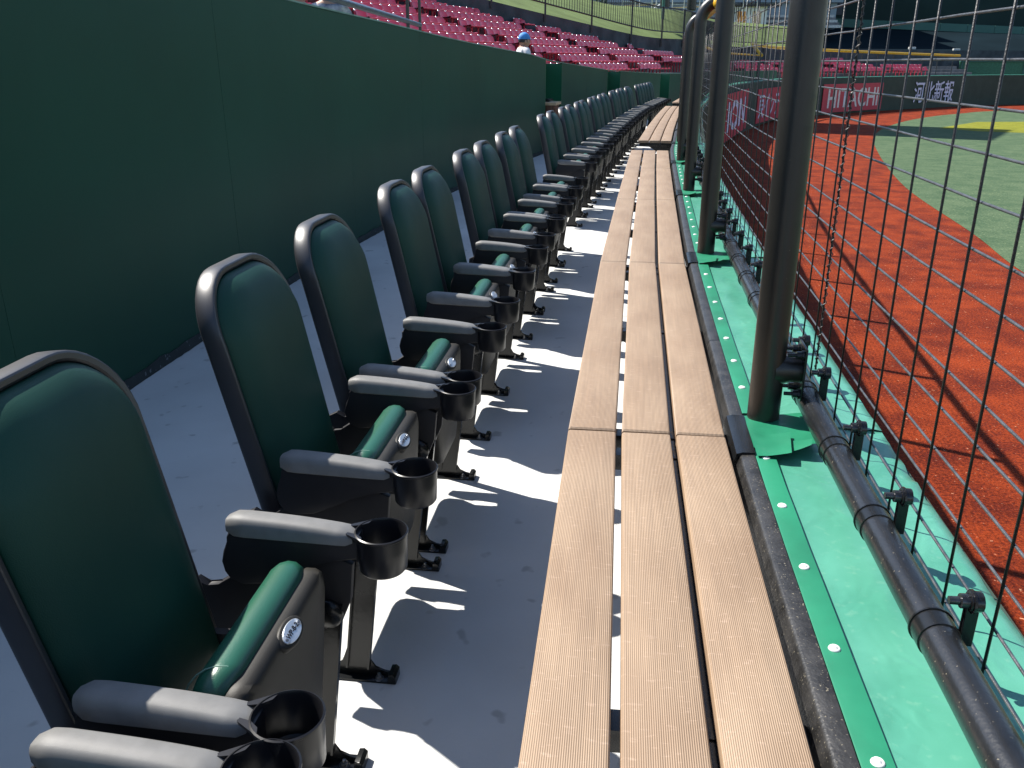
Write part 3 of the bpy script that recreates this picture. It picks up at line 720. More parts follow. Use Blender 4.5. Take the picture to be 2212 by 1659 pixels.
# ------------------------------------------------------------------ green back wall with alcoves
WL = Curve([(-2.45, -4), (-2.38, -1), (-2.22, 1), (-1.95, 3.99), (-1.64, 6.4), (-1.37, 8.0), (-.66, 11.58), (.60, 16.25), (.93, 17.6), (2.45, 22.6), (2.95, 24.2), (4.9, 29.8), (7.2, 36.5), (9.0, 41.5), (13.2, 52), (17, 57.6)])
zt_pts = [(-5, 2.15), (4, 2.03), (6.6, 1.967), (9.4, 1.888), (12.1, 1.786), (15, 1.68), (16.25, 1.63), (16.26, 1.60), (22.6, 1.37), (30, 1.21), (40, 1.12), (70, 1.1)]
def wall_top(Y):
    for (a, za), (b, zb) in zip(zt_pts, zt_pts[1:]):
        if a <= Y <= b: return lerp(za, zb, (Y - a) / (b - a))
    return zt_pts[-1][1]
gw = empty('green_wall', (WL.pt(WL.y(4)).x, 4, 0), label='tall dark green sheet wall with thin vertical seams behind the chairs', cat='wall')
gl = gw.location.copy()
def wall_panel(d0, d1, off=0, m='wall', name='wall_panel', th=.05):
    bm = bmesh.new(); n = 4; rr = []
    for i in range(n + 1):
        d = lerp(d0, d1, i / n); p = WL.pt(d, off); q = WL.pt(d, off - th); zt = wall_top(WL.pt(d).y)
        rr.append([bm.verts.new(v) for v in (Vector((p.x, p.y, .012)) - gl, Vector((p.x, p.y, zt)) - gl, Vector((q.x, q.y, zt)) - gl, Vector((q.x, q.y, .012)) - gl)])
    for A, B in zip(rr, rr[1:]):
        for k in range(4): bm.faces.new((A[k], A[(k + 1) % 4], B[(k + 1) % 4], B[k]))
    bm.faces.new(rr[0][::-1]); bm.faces.new(rr[-1]); return obj(name, bm, M[m], gw, smooth=False)
seams = [-4, -1.2, .9, 2.9, 4.88, 6.72, 8.1, 9.95, 11.8, 13.6, 15.1, 16.25]
# seams where the photograph shows them: px 465/750/916/1025/1109 columns
seams = [-3.8, -1.2, 1.1, 3.3, 5.5, 7.78, 10.0, 12.16, 14.11, 16.25]
for a, b in zip(seams, seams[1:]): wall_panel(WL.y(a) + .0012, WL.y(b) - .0012, random.uniform(-.0005, .0005))
alc = [(16.25, 17.75), (22.2, 23.9), (29.6, 31.4)]
prev = None
for k, (a, b) in enumerate(alc):
    wall_panel(WL.y(a), WL.y(b), -.32, 'alcove', 'alcove_panel')
    for yy in (a, b):
        p = WL.pt(WL.y(yy), 0); q = WL.pt(WL.y(yy), -.34); bm = bmesh.new(); zt = wall_top(yy)
        dr = (q - p).normalized(); nn = Vector((dr.y, -dr.x, 0)) * .012
        pr = [p + nn, q + nn, q - nn, p - nn]
        A = [bm.verts.new(Vector((v.x, v.y, .012)) - gl) for v in pr]; B = [bm.verts.new(Vector((v.x, v.y, zt - .003)) - gl) for v in pr]
        for j in range(4): bm.faces.new((A[j], A[(j + 1) % 4], B[(j + 1) % 4], B[j]))
        bm.faces.new(A[::-1]); bm.faces.new(B); obj('alcove_side', bm, M['alcove'], gw, smooth=False)
    nb = alc[k + 1][0] if k + 1 < len(alc) else 57
    n = max(1, round((WL.y(nb) - WL.y(b)) / 2.1)); d0, d1 = WL.y(b), WL.y(nb)
    for j in range(n): wall_panel(lerp(d0, d1, j / n) + .002, lerp(d0, d1, (j + 1) / n) - .002)
# capping and dark kick strip with ragged edge
bm = bmesh.new(); n = 60; rr = []
for i in range(n + 1):
    d = lerp(WL.y(-3.8), WL.y(57), i / n); zt = wall_top(WL.pt(d).y)
    rr.append([bm.verts.new(WL.pt(d, o, zt + z) - gl) for o, z in ((-.056, .002), (-.056, .014), (.006, .014), (.006, .002))])
for A, B in zip(rr, rr[1:]):
    for k in range(4): bm.faces.new((A[k], A[(k + 1) % 4], B[(k + 1) % 4], B[k]))
obj('wall_cap', bm, mat('pale_green_trim', (.16, .28, .22), .5), gw, smooth=False)
bm = bmesh.new(); n = 420; rr = []
for i in range(n + 1):
    d = lerp(WL.y(-3.8), WL.y(16.2), i / n); h = .055 + .012 * mn.noise(Vector((d * 6, 0, 0))) + .01 * mn.noise(Vector((d * 30, 0, 0)))
    rr.append([bm.verts.new(WL.pt(d, o, z) - gl) for o, z in ((.0, .002), (.012 + .012 * abs(mn.noise(Vector((d * 9, 4, 0)))), .002), (.008, h), (.0, h))])
for A, B in zip(rr, rr[1:]):
    for k in range(3): bm.faces.new((A[k], A[k + 1], B[k + 1], B[k]))
obj('kick_strip', bm, mat('dirty_sealant', (.02, .03, .03), .8, speck=((.12, .14, .15), 40, .64)), gw)

# cabinets in the alcoves
def cabinet(Y, h, lab):
    d = WL.y(Y); t = empty('wooden_cabinet', WL.pt(d, -.08, 0), WL.rot(d), label=lab, cat='cabinet', group='wooden cabinets in the wall alcoves')
    bm = bmesh.new(); box(bm, -.2, .2, -.28, .28, .0, h - .05, bev=.004); obj('body', bm, M['wood'], t)
    bm = bmesh.new(); box(bm, .201, .214, -.25, .25, .06, h - .09, bev=.003); obj('door', bm, M['wood'], t)
    bm = bmesh.new(); box(bm, -.22, .235, -.31, .31, h - .049, h, bev=.004); obj('top', bm, M['woodtop'], t)
    return t
cabinet(16.7, .875, 'brown wooden cabinet with sunlit top in the first wall alcove')
cabinet(22.9, .56, 'low brown wooden cabinet half hidden behind chairs in the second alcove')
def tray(Y, h, lab):
    d = WL.y(Y); t = empty('black_tray', WL.pt(d, -.1, h), WL.rot(d), label=lab, cat='tray')
    bm = bmesh.new(); box(bm, -.14, .10, -.20, .24, .001, .045, bev=.01); obj('tray_body', bm, M['blackmetal'], t)
    bm = bmesh.new(); box(bm, -.12, .08, -.18, .22, .0452, .052, bev=.002); obj('lid', bm, M['blackmetal'], t)
tray(16.8, .875, 'flat black lidded tray lying on the first wooden cabinet')
tray(22.9, .56, 'flat black tray on the low cabinet of the second alcove')

# ------------------------------------------------------------------ red seating block
TH = R(25.6); U = Vector((math.sin(TH), math.cos(TH), 0)); NL = Vector((-math.cos(TH), math.sin(TH), 0))
def seat_mesh():
    bm = bmesh.new(); w = .222; n = 6
    def grid(rows):
        g = [[bm.verts.new(p) for p in r] for r in rows]
        for A, B in zip(g, g[1:]):
            for k in range(len(A) - 1): bm.faces.new((A[k], A[k + 1], B[k + 1], B[k]))
    us = [-1, -.82, -.4, .4, .82, 1]
    def back(x, zc, thick): 
        rows = []
        for (z, x0, dip) in ((.42, .0, 0), (.45, -.02, 0), (.52, -.04, 0), (.575, -.058, .004), (.60, -.075, .01), (.60, -.095, .01), (.59, -.108, .01), (.48, -.065, 0)):
            rows.append([(x + x0 + (.03 * u * u), u * w * (1 if z < .77 else .96), z - (dip if abs(u) > .9 else (dip * .2 if abs(u) > .7 else 0))) for u in us])
        grid(rows)
    back(-.16, 0, 0)
    pts = [(-.195, -.208, .45), (-.212, -.214, .53), (-.228, -.210, .578), (-.244, -.188, .604), (-.250, -.10, .610), (-.250, .10, .610), (-.244, .188, .604), (-.228, .210, .578), (-.212, .214, .53), (-.195, .208, .45)]
    tube(bm, [tuple(v) for v in spline([Vector(p) for p in pts], 2)], .020, 8, cap=False)
    nf0 = len(bm.faces); bmesh.ops.create_uvsphere(bm, u_segments=10, v_segments=7, radius=.032, matrix=Matrix.Translation((-.226, -.212, .604))); bm.faces.ensure_lookup_table()  # added bead at the near top corner, imitates a sun glint
    for f in bm.faces[nf0:]: f.material_index = 1
    rows = []
    for (x, z) in ((-.15, .43), (-.08, .425), (.08, .43), (.19, .452), (.225, .448), (.235, .425), (.225, .395), (.05, .385), (-.14, .39)):
        rows.append([(x, u * w, z - (.012 if abs(u) < .5 else 0) * (1 if z > .40 else 0)) for u in us])
    grid(rows)
    box(bm, -.14, -.10, -.02, .02, .0, .40); 
    me = bpy.data.meshes.new('red_seat'); bmesh.ops.recalc_face_normals(bm, faces=bm.faces); bm.to_mesh(me); bm.free(); me.materials.append(M['red_seat']); me.materials.append(M['glint_bead']); me.shade_smooth(); me.set_sharp_from_angle(angle=R(50)); return me
SM = seat_mesh()
Bp = [(-22, 14.5, 6.6), (-14, 21.5, 5.6), (-8, 26.6, 4.62), (-2.13, 31.9, 3.6), (2.45, 36.4, 2.79), (5.8, 40.2, 2.27), (8.6, 45, 2.25), (11, 53, 2.2), (14.8, 60.9, 2.2), (20, 66, 2.2), (28, 73, 2.2), (36, 78, 2.2), (46, 81, 2.2)]
def px(p):
    T = R(20.55); D = p.y * math.cos(T) + (1.55 - p.z) * math.sin(T)
    if D <= .1: return (-9999, -9999)
    return 1106 + 1850 * p.x / D, 829.5 + 1850 * ((1.55 - p.z) * math.cos(T) - p.y * math.sin(T)) / D
def inside_B(x, y):
    """on the field side of the back parapet"""
    for (ax, ay, _), (bx, by, _) in zip(Bp, Bp[1:]):
        if ax <= x <= bx:
            return y < lerp(ay, by, (x - ax) / (bx - ax)) - .30
    return False
ROW_D, RISE, PIT = .70, .255, .45
def row_z(q): return RISE / ROW_D * (q - 12.96) + 2.59 - .61      # tread height of the row at offset q
seats = []; terr = bmesh.new()
q = 9.35
while q < 24:
    z = row_z(q)
    a = -14.0
    while a < 62:
        g = (a + 100 + 0.35 * (q - 9.35)) % 5.7
        P = U * a + NL * q; P.z = z
        if g > 1.15 and inside_B(P.x, P.y) and not (P.y > 43 and P.x > 6.5):
            wx = [p for p in WL.p if abs(p.y - P.y) < .6]
            if not wx or P.x < min(p.x for p in wx) - .9:
                s = px(P + Vector((0, 0, .6)))
                if -80 < s[0] < 2300 and -60 < s[1] < 200: seats.append((P, math.atan2(-NL.y, -NL.x)))
        a += PIT
    # tread and riser of this row
    a0, a1 = -14, 62; c0 = NL * (q - .30); c1 = NL * (q + .40)
    pts = []
    k = a0
    while k < a1:
        A_, B_ = U * k, U * (k + 1.0)
        m_ = A_ + NL * q
        if inside_B(m_.x, m_.y - .5) and not (m_.y > 44.5 and m_.x > 7):
            v = [A_ + c0, B_ + c0, B_ + c1, A_ + c1]
            box_v = [terr.verts.new((p.x, p.y, zz)) for zz in (z - .6, z) for p in v]
            for f in ((4, 5, 6, 7), (0, 1, 5, 4), (1, 2, 6, 5), (3, 0, 4, 7)): terr.faces.new([box_v[j] for j in f])
        k += 1.0
    q += ROW_D
tag(obj('stand_terrace', terr, M['terrace'], smooth=False), kind='structure')
# second block: rows behind the curving outfield wall
terr = bmesh.new()
for r_ in range(4):
    off = -3.3 - .85 * r_; z = .40 + .235 * r_
    d = S(41)
    while d < S(71.5):
        if (d + .5 * r_) % 6.2 > 1.0: 
            P = C.pt(d, off, z + .19); t_ = C.tan(d); s = px(P + Vector((0, 0, .6)))
            if s[0] < 2010 and not (r_ > 1 and P.x > 27): seats.append((P, math.atan2(-t_.x, t_.y)))
        d += .47
    sweep(terr, S(40), S(72), [(off - .55, z - .5), (off - .55, z + .19), (off + .32, z + .19), (off + .32, z - .5)], step=2)
tag(obj('curved_stand_terrace', terr, M['terrace'], smooth=False), kind='structure')
seats.sort(key=lambda s: s[0].length)
rowname = lambda P: 'upper' if P.z > 3.0 else ('middle' if P.z > 2.0 else 'lower')
# the first 300 that the view really takes in are objects of their own, the rest are one mass
vis = []; rest = []
for P, rz in seats:
    s = px(P + Vector((0, 0, .75)))
    # hidden behind the green wall?
    hid = False
    for pw in WL.p[::6]:
        if 0 < pw.y < P.y:
            sw = px(Vector((pw.x, pw.y, wall_top(pw.y))))
            if abs(sw[0] - s[0]) < 25 and s[1] > sw[1] + 2: hid = True
    (vis if (not hid and 600 < s[0] < 2010 and -6 < s[1] and len(vis) < 300) else rest).append((P, rz, s))
for i, (P, rz, s) in enumerate(vis):
    o = bpy.data.objects.new('red_seat', SM); COL.objects.link(o); o.location = P; o.rotation_euler = (0, 0, rz)
    side = 'far right beyond the mesh fence, above the outfield wall' if s[0] > 1500 else ('right of the person in the blue cap' if s[0] > 1150 else ('between the dark handrail posts and the person' if s[0] > 905 else 'left part of the stand by the handrail'))
    tag(o, 'crimson plastic stadium seat, %s rows, %s' % (rowname(P), side), 'seat', 'crimson seats of the outfield stand')
bm = bmesh.new(); tmp = bmesh.new(); tmp.from_mesh(SM)
vco = [v.co.copy() for v in tmp.verts]; fidx = [[v.index for v in f.verts] for f in tmp.faces]; fmat = [f.material_index for f in tmp.faces]; tmp.free()
V = []; F = []; FM = []
for P, rz, s in rest:
    if s[0] < -100 or s[1] > 260: continue
    b0 = len(V); m_ = Matrix.Translation(P) @ Matrix.Rotation(rz, 4, 'Z')
    V += [m_ @ c for c in vco]; F += [[b0 + k for k in f] for f in fidx]; FM += fmat
bm.free(); me = bpy.data.meshes.new('distant_seats'); me.from_pydata(V, [], F); me.materials.append(M['red_seat']); me.materials.append(M['glint_bead']); me.polygons.foreach_set('material_index', FM); me.shade_smooth(); me.set_sharp_from_angle(angle=R(50))
o = bpy.data.objects.new('distant_seats', me); COL.objects.link(o); tag(o, 'mass of crimson stadium seats filling the farther rows of the stand', 'seats', kind='stuff')
# walkway behind the wall
bm = bmesh.new(); rr = []
for i in range(40):
    d = lerp(WL.y(-3), WL.y(40), i / 39); p = WL.pt(d, -.36, .34); qv = Vector((p.x - 14, p.y + 5, .34))
    rr.append((bm.verts.new(p), bm.verts.new(qv)))
for A, B in zip(rr, rr[1:]): bm.faces.new((A[0], B[0], B[1], A[1]))
tag(obj('walkway', bm, M['terrace'], smooth=False), kind='structure')

# ------------------------------------------------------------------ parapet, lawn, iron fence
def Bcurve(n=6):
    return [Vector(p) for p in spline([Vector(p) for p in Bp], n)]
BC = Bcurve()
def bn(i):
    a = BC[max(i - 1, 0)]; b = BC[min(i + 1, len(BC) - 1)]; t = (b - a); t.z = 0; t.normalize(); return Vector((-t.y, t.x, 0))
def par_h(x): return .26 + max(0, min(1, (x - 0) / 6)) * .10
bm = bmesh.new(); rr = []
for i, p in enumerate(BC):
    n_ = bn(i); rr.append([bm.verts.new(p + v) for v in (Vector((0, 0, -2.5)), Vector((0, 0, par_h(p.x))), n_ * .25 + Vector((0, 0, par_h(p.x))), n_ * .25 + Vector((0, 0, -2.5)))])
for A, B in zip(rr, rr[1:]):
    for k in range(4): bm.faces.new((A[k], A[(k + 1) % 4], B[(k + 1) % 4], B[k]))
bm.faces.new(rr[0][::-1]); bm.faces.new(rr[-1])
tag(obj('stand_parapet', bm, M['parapet'], smooth=False), label='low dark concrete parapet along the back of the crimson seats', cat='parapet')
bm = bmesh.new(); rr = []
for i, p in enumerate([q_ for q_ in BC if q_.x < 20.6]):
    n_ = bn(i); row = []
    rad = Vector((p.x, p.y, 0)).normalized()
    for f, hz in ((0, 0), (.12, .12), (.35, .38), (.65, .70), (.88, .94), (1, 1), (1.6, .97), (2.2, .9)):
        z0 = p.z + par_h(p.x) - .03; zc = 4.72 + max(0, 4 - p.x) * .24 - max(0, p.x - 16) * .05
        off_ = n_ * .24 if f == 0 else n_ * .24 * (1 - f) + rad * f * 17
        row.append(bm.verts.new((p.x + off_.x, p.y + off_.y, lerp(z0, zc, hz) + .05 * mn.noise(Vector((p.x * .2, f * 3, 0))))))
    rr.append(row)
for A, B in zip(rr, rr[1:]):
    for k in range(len(A) - 1): bm.faces.new((A[k], B[k], B[k + 1], A[k + 1]))
tag(obj('lawn', bm, M['lawn']), kind='structure')
ift = empty('iron_fence', BC[len(BC) // 2], label='black iron picket fence running in front of the sunny lawn', cat='fence'); il = ift.location.copy()
dist = 0; samples = []
acc = [0]
for a, b in zip(BC, BC[1:]): acc.append(acc[-1] + (b - a).length)
def bat(d):
    for i in range(len(BC) - 1):
        if acc[i] <= d <= acc[i + 1]:
            return BC[i].lerp(BC[i + 1], (d - acc[i]) / (acc[i + 1] - acc[i])), bn(i)
    return BC[-1], bn(len(BC) - 1)
start = acc[[i for i, p in enumerate(BC) if p.x > -9][0]]; endd = acc[[i for i, p in enumerate(BC) if p.x > 22][0]]
picks = []; d = start
post_m = bpy.data.meshes.new('post'); b_ = bmesh.new(); box(b_, -.035, .035, -.035, .035, 0, 1.66); b_.to_mesh(post_m); b_.free(); post_m.materials.append(M['fence_iron'])
pk_m = bpy.data.meshes.new('picket'); b_ = bmesh.new(); box(b_, -.011, .011, -.011, .011, .64, 1.62); b_.to_mesh(pk_m); b_.free(); pk_m.materials.append(M['fence_iron'])
k = 0; stuffV = []; stuffF = []; npk = 0
while d < endd:
    p, n_ = bat(d)
    if k % 18 == 0: o = bpy.data.objects.new('post', post_m); link(o, ift); o.location = p - n_ * .06 - il
    else:
        s = px(p + Vector((0, 0, 1.2)))
        if npk < 300 and s[0] > 1080: o = bpy.data.objects.new('picket', pk_m); link(o, ift); o.location = p - n_ * .06 - il; npk += 1
        else: stuffV.append(p - n_ * .06 - il)
    k += 1; d += .155
bm = bmesh.new()
for p in stuffV: box(bm, p.x - .011, p.x + .011, p.y - .011, p.y + .011, p.z + .64, p.z + 1.62)
o = obj('distant_pickets', bm, M['fence_iron'], ift, smooth=False); o['kind'] = 'stuff'
for z in (.64, 1.63):
    bm = bmesh.new(); pts = []; d = start
    while d < endd: p, n_ = bat(d); pts.append(p - n_ * .06 - il + Vector((0, 0, z))); d += .8
    tube(bm, pts, .03, 6); obj('rail', bm, M['fence_iron'], ift)

# ------------------------------------------------------------------ background beyond the lawn
def tree_mass():
    t = empty('hedge', (1.5, 66, 4.7), label='dark hedge on top of the lawn, left of the pale building', cat='hedge')
    bm = bmesh.new()
    for i in range(5200):
        x = random.uniform(-20, 5.5); y = random.uniform(-1.2, 1.2); z = random.uniform(0, 1.5) * (1 - abs(y) / 3)
        s = random.uniform(.08, .22); n_ = Vector((random.gauss(0, 1), random.gauss(0, 1), random.gauss(0, 1))).normalized(); a = n_.orthogonal().normalized() * s; b = n_.cross(a)
        c = Vector((x, y + x * .55, z)); bm.faces.new([bm.verts.new(c + a), bm.verts.new(c + b * .6), bm.verts.new(c - a), bm.verts.new(c - b * .6)])
    o = obj('foliage', bm, M['hedge'], t, smooth=False); o['kind'] = 'stuff'
tree_mass()
# floodlight tower
t = empty('floodlight_tower', (8.2, 50.6, 2.5), math.pi / 2 - SUN_AZ, label='green floodlight mast rising behind the lawn beside grey railings', cat='floodlight')
t.rotation_euler = (0, 0, -SUN_AZ)
bm = bmesh.new(); tube(bm, [(0, 0, 0), (0, 0, 8), (0, 0, 17)], .13, 12, radii=[.085, .08, .07]); obj('mast', bm, mat('mast_green', (.03, .12, .09), .5), t)
bm = bmesh.new()
box(bm, -3.8, 3.8, .10, .30, 3.6, 16.4); obj('shadow_panel', bm, M['fence_iron'], t, smooth=False)  # unseen solid panel, added and turned to the sun to shadow the field
for i in range(6):
    for j in range(6):
        bm = bmesh.new(); lathe(bm, [(.30, -.12), (.34, -.45), (.28, -.47), (.0001, -.40)], 12, c=(-2.4 + i * .96, .2, 4.6 + j * 1.9), axis='Y'); obj('lamp', bm, M['railgrey'], t)
# pale building with terraces and rails
t = empty('pale_building', (18, 92, 4.7), label='pale blue grey building with a window band behind the lawn crest', cat='building')
bm = bmesh.new(); box(bm, -16, 14, 0, 8, 0, 2.4); box(bm, -16.4, 14.4, -.5, 8, 2.4, 3.0); box(bm, -16, 14, .6, 8, 3.0, 12); obj('walls', bm, M['paleblue'], t, smooth=False)
for i in range(14):
    bm = bmesh.new(); box(bm, -15 + i * 2.05, -13.8 + i * 2.05, .52, .60, 3.5, 4.8); f = obj('window', bm, M['railgrey'], t, smooth=False)
    bm = bmesh.new(); box(bm, -14.9 + i * 2.05, -13.9 + i * 2.05, .50, .515, 3.6, 4.7); obj('pane', bm, mat('dark_pane', (.05, .07, .10), .2) if i == 0 else bpy.data.materials['dark_pane'], f, smooth=False)
for i in range(5):
    bm = bmesh.new(); box(bm, -15.5, 13.5, -3.2 + i * .55, -2.65 + i * .55, 0, .25 + i * .25); obj('step', bm, M['terrace'] if i % 2 else M['railgrey'], t, smooth=False)
def guard(x, y, z, rz):
    t = empty('guard_rail', (x, y, z), rz)
    bm = bmesh.new(); r_ = .035
    tube(bm, [(-.55, 0, 0), (-.55, 0, .95), (-.48, 0, 1.05), (.48, 0, 1.05), (.55, 0, .95), (.55, 0, 0)], r_, 6); obj('frame', bm, M['railgrey'], t)
    bm = bmesh.new(); tube(bm, [(-.55, 0, .5), (.55, 0, .5)], .025, 6); obj('crossbar', bm, M['railgrey'], t)
    return t
g0 = None
for i in range(9):
    x = 7.5 + i * 1.22; o = guard(x, 60 + i * .9, 4.72, R(35))
    tag(o, '%s grey tubular guard rail from the left in the row along the lawn crest' % ('first', 'second', 'third', 'fourth', 'fifth', 'sixth', 'seventh', 'eighth', 'ninth')[i], 'railing', 'grey tubular guard rails on the lawn crest')
bm = bmesh.new(); tube(bm, [(9.3, 63.5, 4.8), (14.2, 66, 7.6)], .06, 8); tag(obj('handrail', bm, M['white']), 'white sloping handrail above the grey guard rails', 'handrail')
bm = bmesh.new()
for i in range(3): box(bm, 7.6 + i * 3, 9.4 + i * 3, 63 + i * 1.8, 63.6 + i * 1.8, 4.75, 5.35)
bm.free()
def bench(x, y):
    t = empty('bench', (x, y, 4.72), R(-35)); bm = bmesh.new(); box(bm, -1.1, 1.1, -.2, .2, .42, .48); obj('seat', bm, M['woodtop'], t, smooth=False)
    for s in (-.9, .9): bm = bmesh.new(); box(bm, s - .04, s + .04, -.18, .18, 0, .42); obj('leg', bm, M['railgrey'], t, smooth=False)
    return t
tag(bench(8.6, 62.6), 'pale wooden bench left of the floodlight mast', 'bench'); tag(bench(12.2, 64.8), 'pale wooden bench right of the floodlight mast', 'bench')
def bin_(x, y, lab):
    t = empty('litter_bin', (x, y, 4.72), 0, lab, 'bin'); bm = bmesh.new(); lathe(bm, [(.26, 0), (.30, .05), (.30, .78), (.27, .8)], 16); obj('drum', bm, M['blackmetal'], t)
    bm = bmesh.new(); lathe(bm, [(.31, .78), (.31, .84), (.2, .92), (.0001, .94)], 16); obj('lid', bm, M['blackmetal'], t)
bin_(9.4, 57.5, 'dark bin just right of the floodlight mast'); bin_(11.6, 60.4, 'dark bin farther right between the guard rails')

# scoreboard building and batter's eye
t = empty('batters_eye', (52, 100, 0), label='huge dark green screen wall with a paler panelled parapet behind the outfield', cat='screen wall')
tl = t.location
def quadbox(name, m, pts, z0, z1, th=.6):
    """wall between plan points a,b"""
    (ax, ay), (bx, by) = pts; d_ = Vector((bx - ax, by - ay, 0)).normalized(); n_ = Vector((-d_.y, d_.x, 0)) * th
    A = [Vector((ax, ay, z0[0])), Vector((bx, by, z0[1])), Vector((bx, by, z1[1])), Vector((ax, ay, z1[0]))]
    bm = bmesh.new(); f = [bm.verts.new(p - tl) for p in A]; g = [bm.verts.new(p + n_ - tl) for p in A]
    bm.faces.new(f); bm.faces.new(g[::-1])
    for k in range(4): bm.faces.new((f[k], g[k], g[(k + 1) % 4], f[(k + 1) % 4]))
    return obj(name, bm, m, t, smooth=False)
quadbox('screen_wall', M['eye'], [(31, 104), (75, 93)], (3.5, 3.0), (17, 17))
for i in range(9):
    a0, a1 = i / 9, (i + 1) / 9
    X = lambda f: lerp(34.0, 57.5, f); Yy = lambda f: lerp(98, 94, f)
    quadbox('parapet_panel', M['eye_band'], [(X(a0) + .02, Yy(a0)), (X(a1) - .02, Yy(a1))], (lerp(5.15, 4.05, a0), lerp(5.15, 4.05, a1)), (lerp(5.95, 4.75, a0), lerp(5.95, 4.75, a1)), .4)
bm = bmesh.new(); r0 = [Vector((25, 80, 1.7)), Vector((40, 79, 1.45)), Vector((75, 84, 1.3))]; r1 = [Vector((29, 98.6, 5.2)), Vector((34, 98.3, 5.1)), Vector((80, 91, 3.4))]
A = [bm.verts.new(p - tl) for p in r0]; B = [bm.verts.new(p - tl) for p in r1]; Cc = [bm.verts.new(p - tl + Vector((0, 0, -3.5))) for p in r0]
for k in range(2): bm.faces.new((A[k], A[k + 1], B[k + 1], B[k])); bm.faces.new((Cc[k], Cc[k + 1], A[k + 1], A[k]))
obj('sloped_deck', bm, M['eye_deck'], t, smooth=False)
for x0 in (63.0, 60.5): 
    bm = bmesh.new(); box(bm, x0 - 52, x0 + .35 - 52, -6.5, -6.1, 4.2, 16); obj('column', bm, M['eye'], t, smooth=False)
for (x, y, z) in ((36.8, 84.6, 2.65), (40.6, 84.0, 2.5)):
    o = empty('ground_light', (x, y, z), 0, 'small pale floodlight housing on the blue green deck, %s of the two' % ('left' if x < 38 else 'right'), 'light')
    bm = bmesh.new(); box(bm, -.3, .3, -.15, .15, .08, .28, bev=.04); obj('housing', bm, M['railgrey'], o); bm = bmesh.new(); box(bm, -.05, .05, -.05, .05, -.3, .1); obj('stand', bm, M['fence_iron'], o)
bm = bmesh.new(); box(bm, 60, 95, 74.5, 76, -1.55, 1.6); tag(obj('dark_gate', bm, M['eye']), 'dark green solid gate wall at the right end of the outfield', 'wall')
# green shed wall with frame right of the seats
t2 = empty('bullpen_shelter', (44, 76.5, .6), R(-14), 'green netted shelter with pale frame right of the last crimson seats', 'shelter')
bm = bmesh.new(); box(bm, -6, 6, 0, .2, 0, 1.05); obj('back_panel', bm, mat('shelter_green', (.03, .13, .07), .6), t2, smooth=False)
for x in (-5.8, -1.0, 2.6, 3.6, 5.8): bm = bmesh.new(); box(bm, x - .04, x + .04, -.08, -.0, 0, 1.02); obj('upright', bm, M['eye_band'], t2, smooth=False)
bm = bmesh.new(); box(bm, -6, 6, -.1, .3, 1.05, 1.13); obj('roof_edge', bm, M['eye_band'], t2, smooth=False)
# distant dark structure and orange sign left of the screen wall
t3 = empty('scoreboard_base', (27, 96, 4.6), R(0), 'dark building block with bluish upper wall left of the screen wall', 'building')
bm = bmesh.new(); box(bm, -7, 7, 0, 8, 1.6, 4.2); obj('lower_storey', bm, mat('dark_storey', (.04, .045, .055), .7), t3, smooth=False)
bm = bmesh.new(); box(bm, -7.2, 7.2, -.4, 8, 4.2, 5.4); obj('middle_band', bm, M['eye'], t3, smooth=False)
bm = bmesh.new(); box(bm, -7, 7, 0, 8, 5.4, 12); obj('upper_wall', bm, M['paleblue'], t3, smooth=False)
t4 = empty('kiosk', (21.8, 88, 4.6), R(-8), 'small kiosk with orange and white panels behind the lawn', 'kiosk')
bm = bmesh.new(); box(bm, -2.2, 2.2, 0, 2, 0, 1.9); obj('kiosk_wall', bm, M['white'], t4, smooth=False)
for i, x in enumerate((-1.7, -.5, .9)): bm = bmesh.new(); box(bm, x, x + .8, -.06, -.01, .2, 1.5); obj('panel', bm, M['orange'] if i != 2 else M['woodtop'], t4, smooth=False)
bm = bmesh.new(); box(bm, -2.6, 3.4, -.6, 2.2, 1.9, 2.1); obj('roof', bm, M['blackmetal'], t4, smooth=False)

# outfield fence on the curved wall: posts, yellow top, fine mesh
t5 = empty('outfield_fence', C.pt(S(56), .6, .7), label='distant fence with yellow top pipe above the outfield wall signs', cat='fence'); l5 = t5.location.copy()
jog = S(47.5)
ptsy = [C.pt(jog, .6, 1.915), C.pt(jog + .6, .5, 1.93), C.pt(jog + 1.2, .0, 2.35), C.pt(jog + 1.5, -.2, 2.5)]
d = jog + 3
while d < S(70.2): ptsy.append(C.pt(d, -.2, lerp(2.5, 2.05, (d - jog) / (S(70.2) - jog)))); d += 1.5
bm = bmesh.new(); tube(bm, [p - l5 for p in ptsy], .085, 8); obj('yellow_pipe', bm, M['yellow'], t5)
pm = bpy.data.meshes.new('post'); b_ = bmesh.new(); tube(b_, [(0, 0, 0), (0, 0, 1.5)], .035, 8); b_.to_mesh(pm); b_.free(); pm.materials.append(M['fence_iron'])
d = jog + 2
while d < S(70.2):
    o = bpy.data.objects.new('post', pm); link(o, t5); o.location = C.pt(d, -.2, .68) - l5; d += 2.05
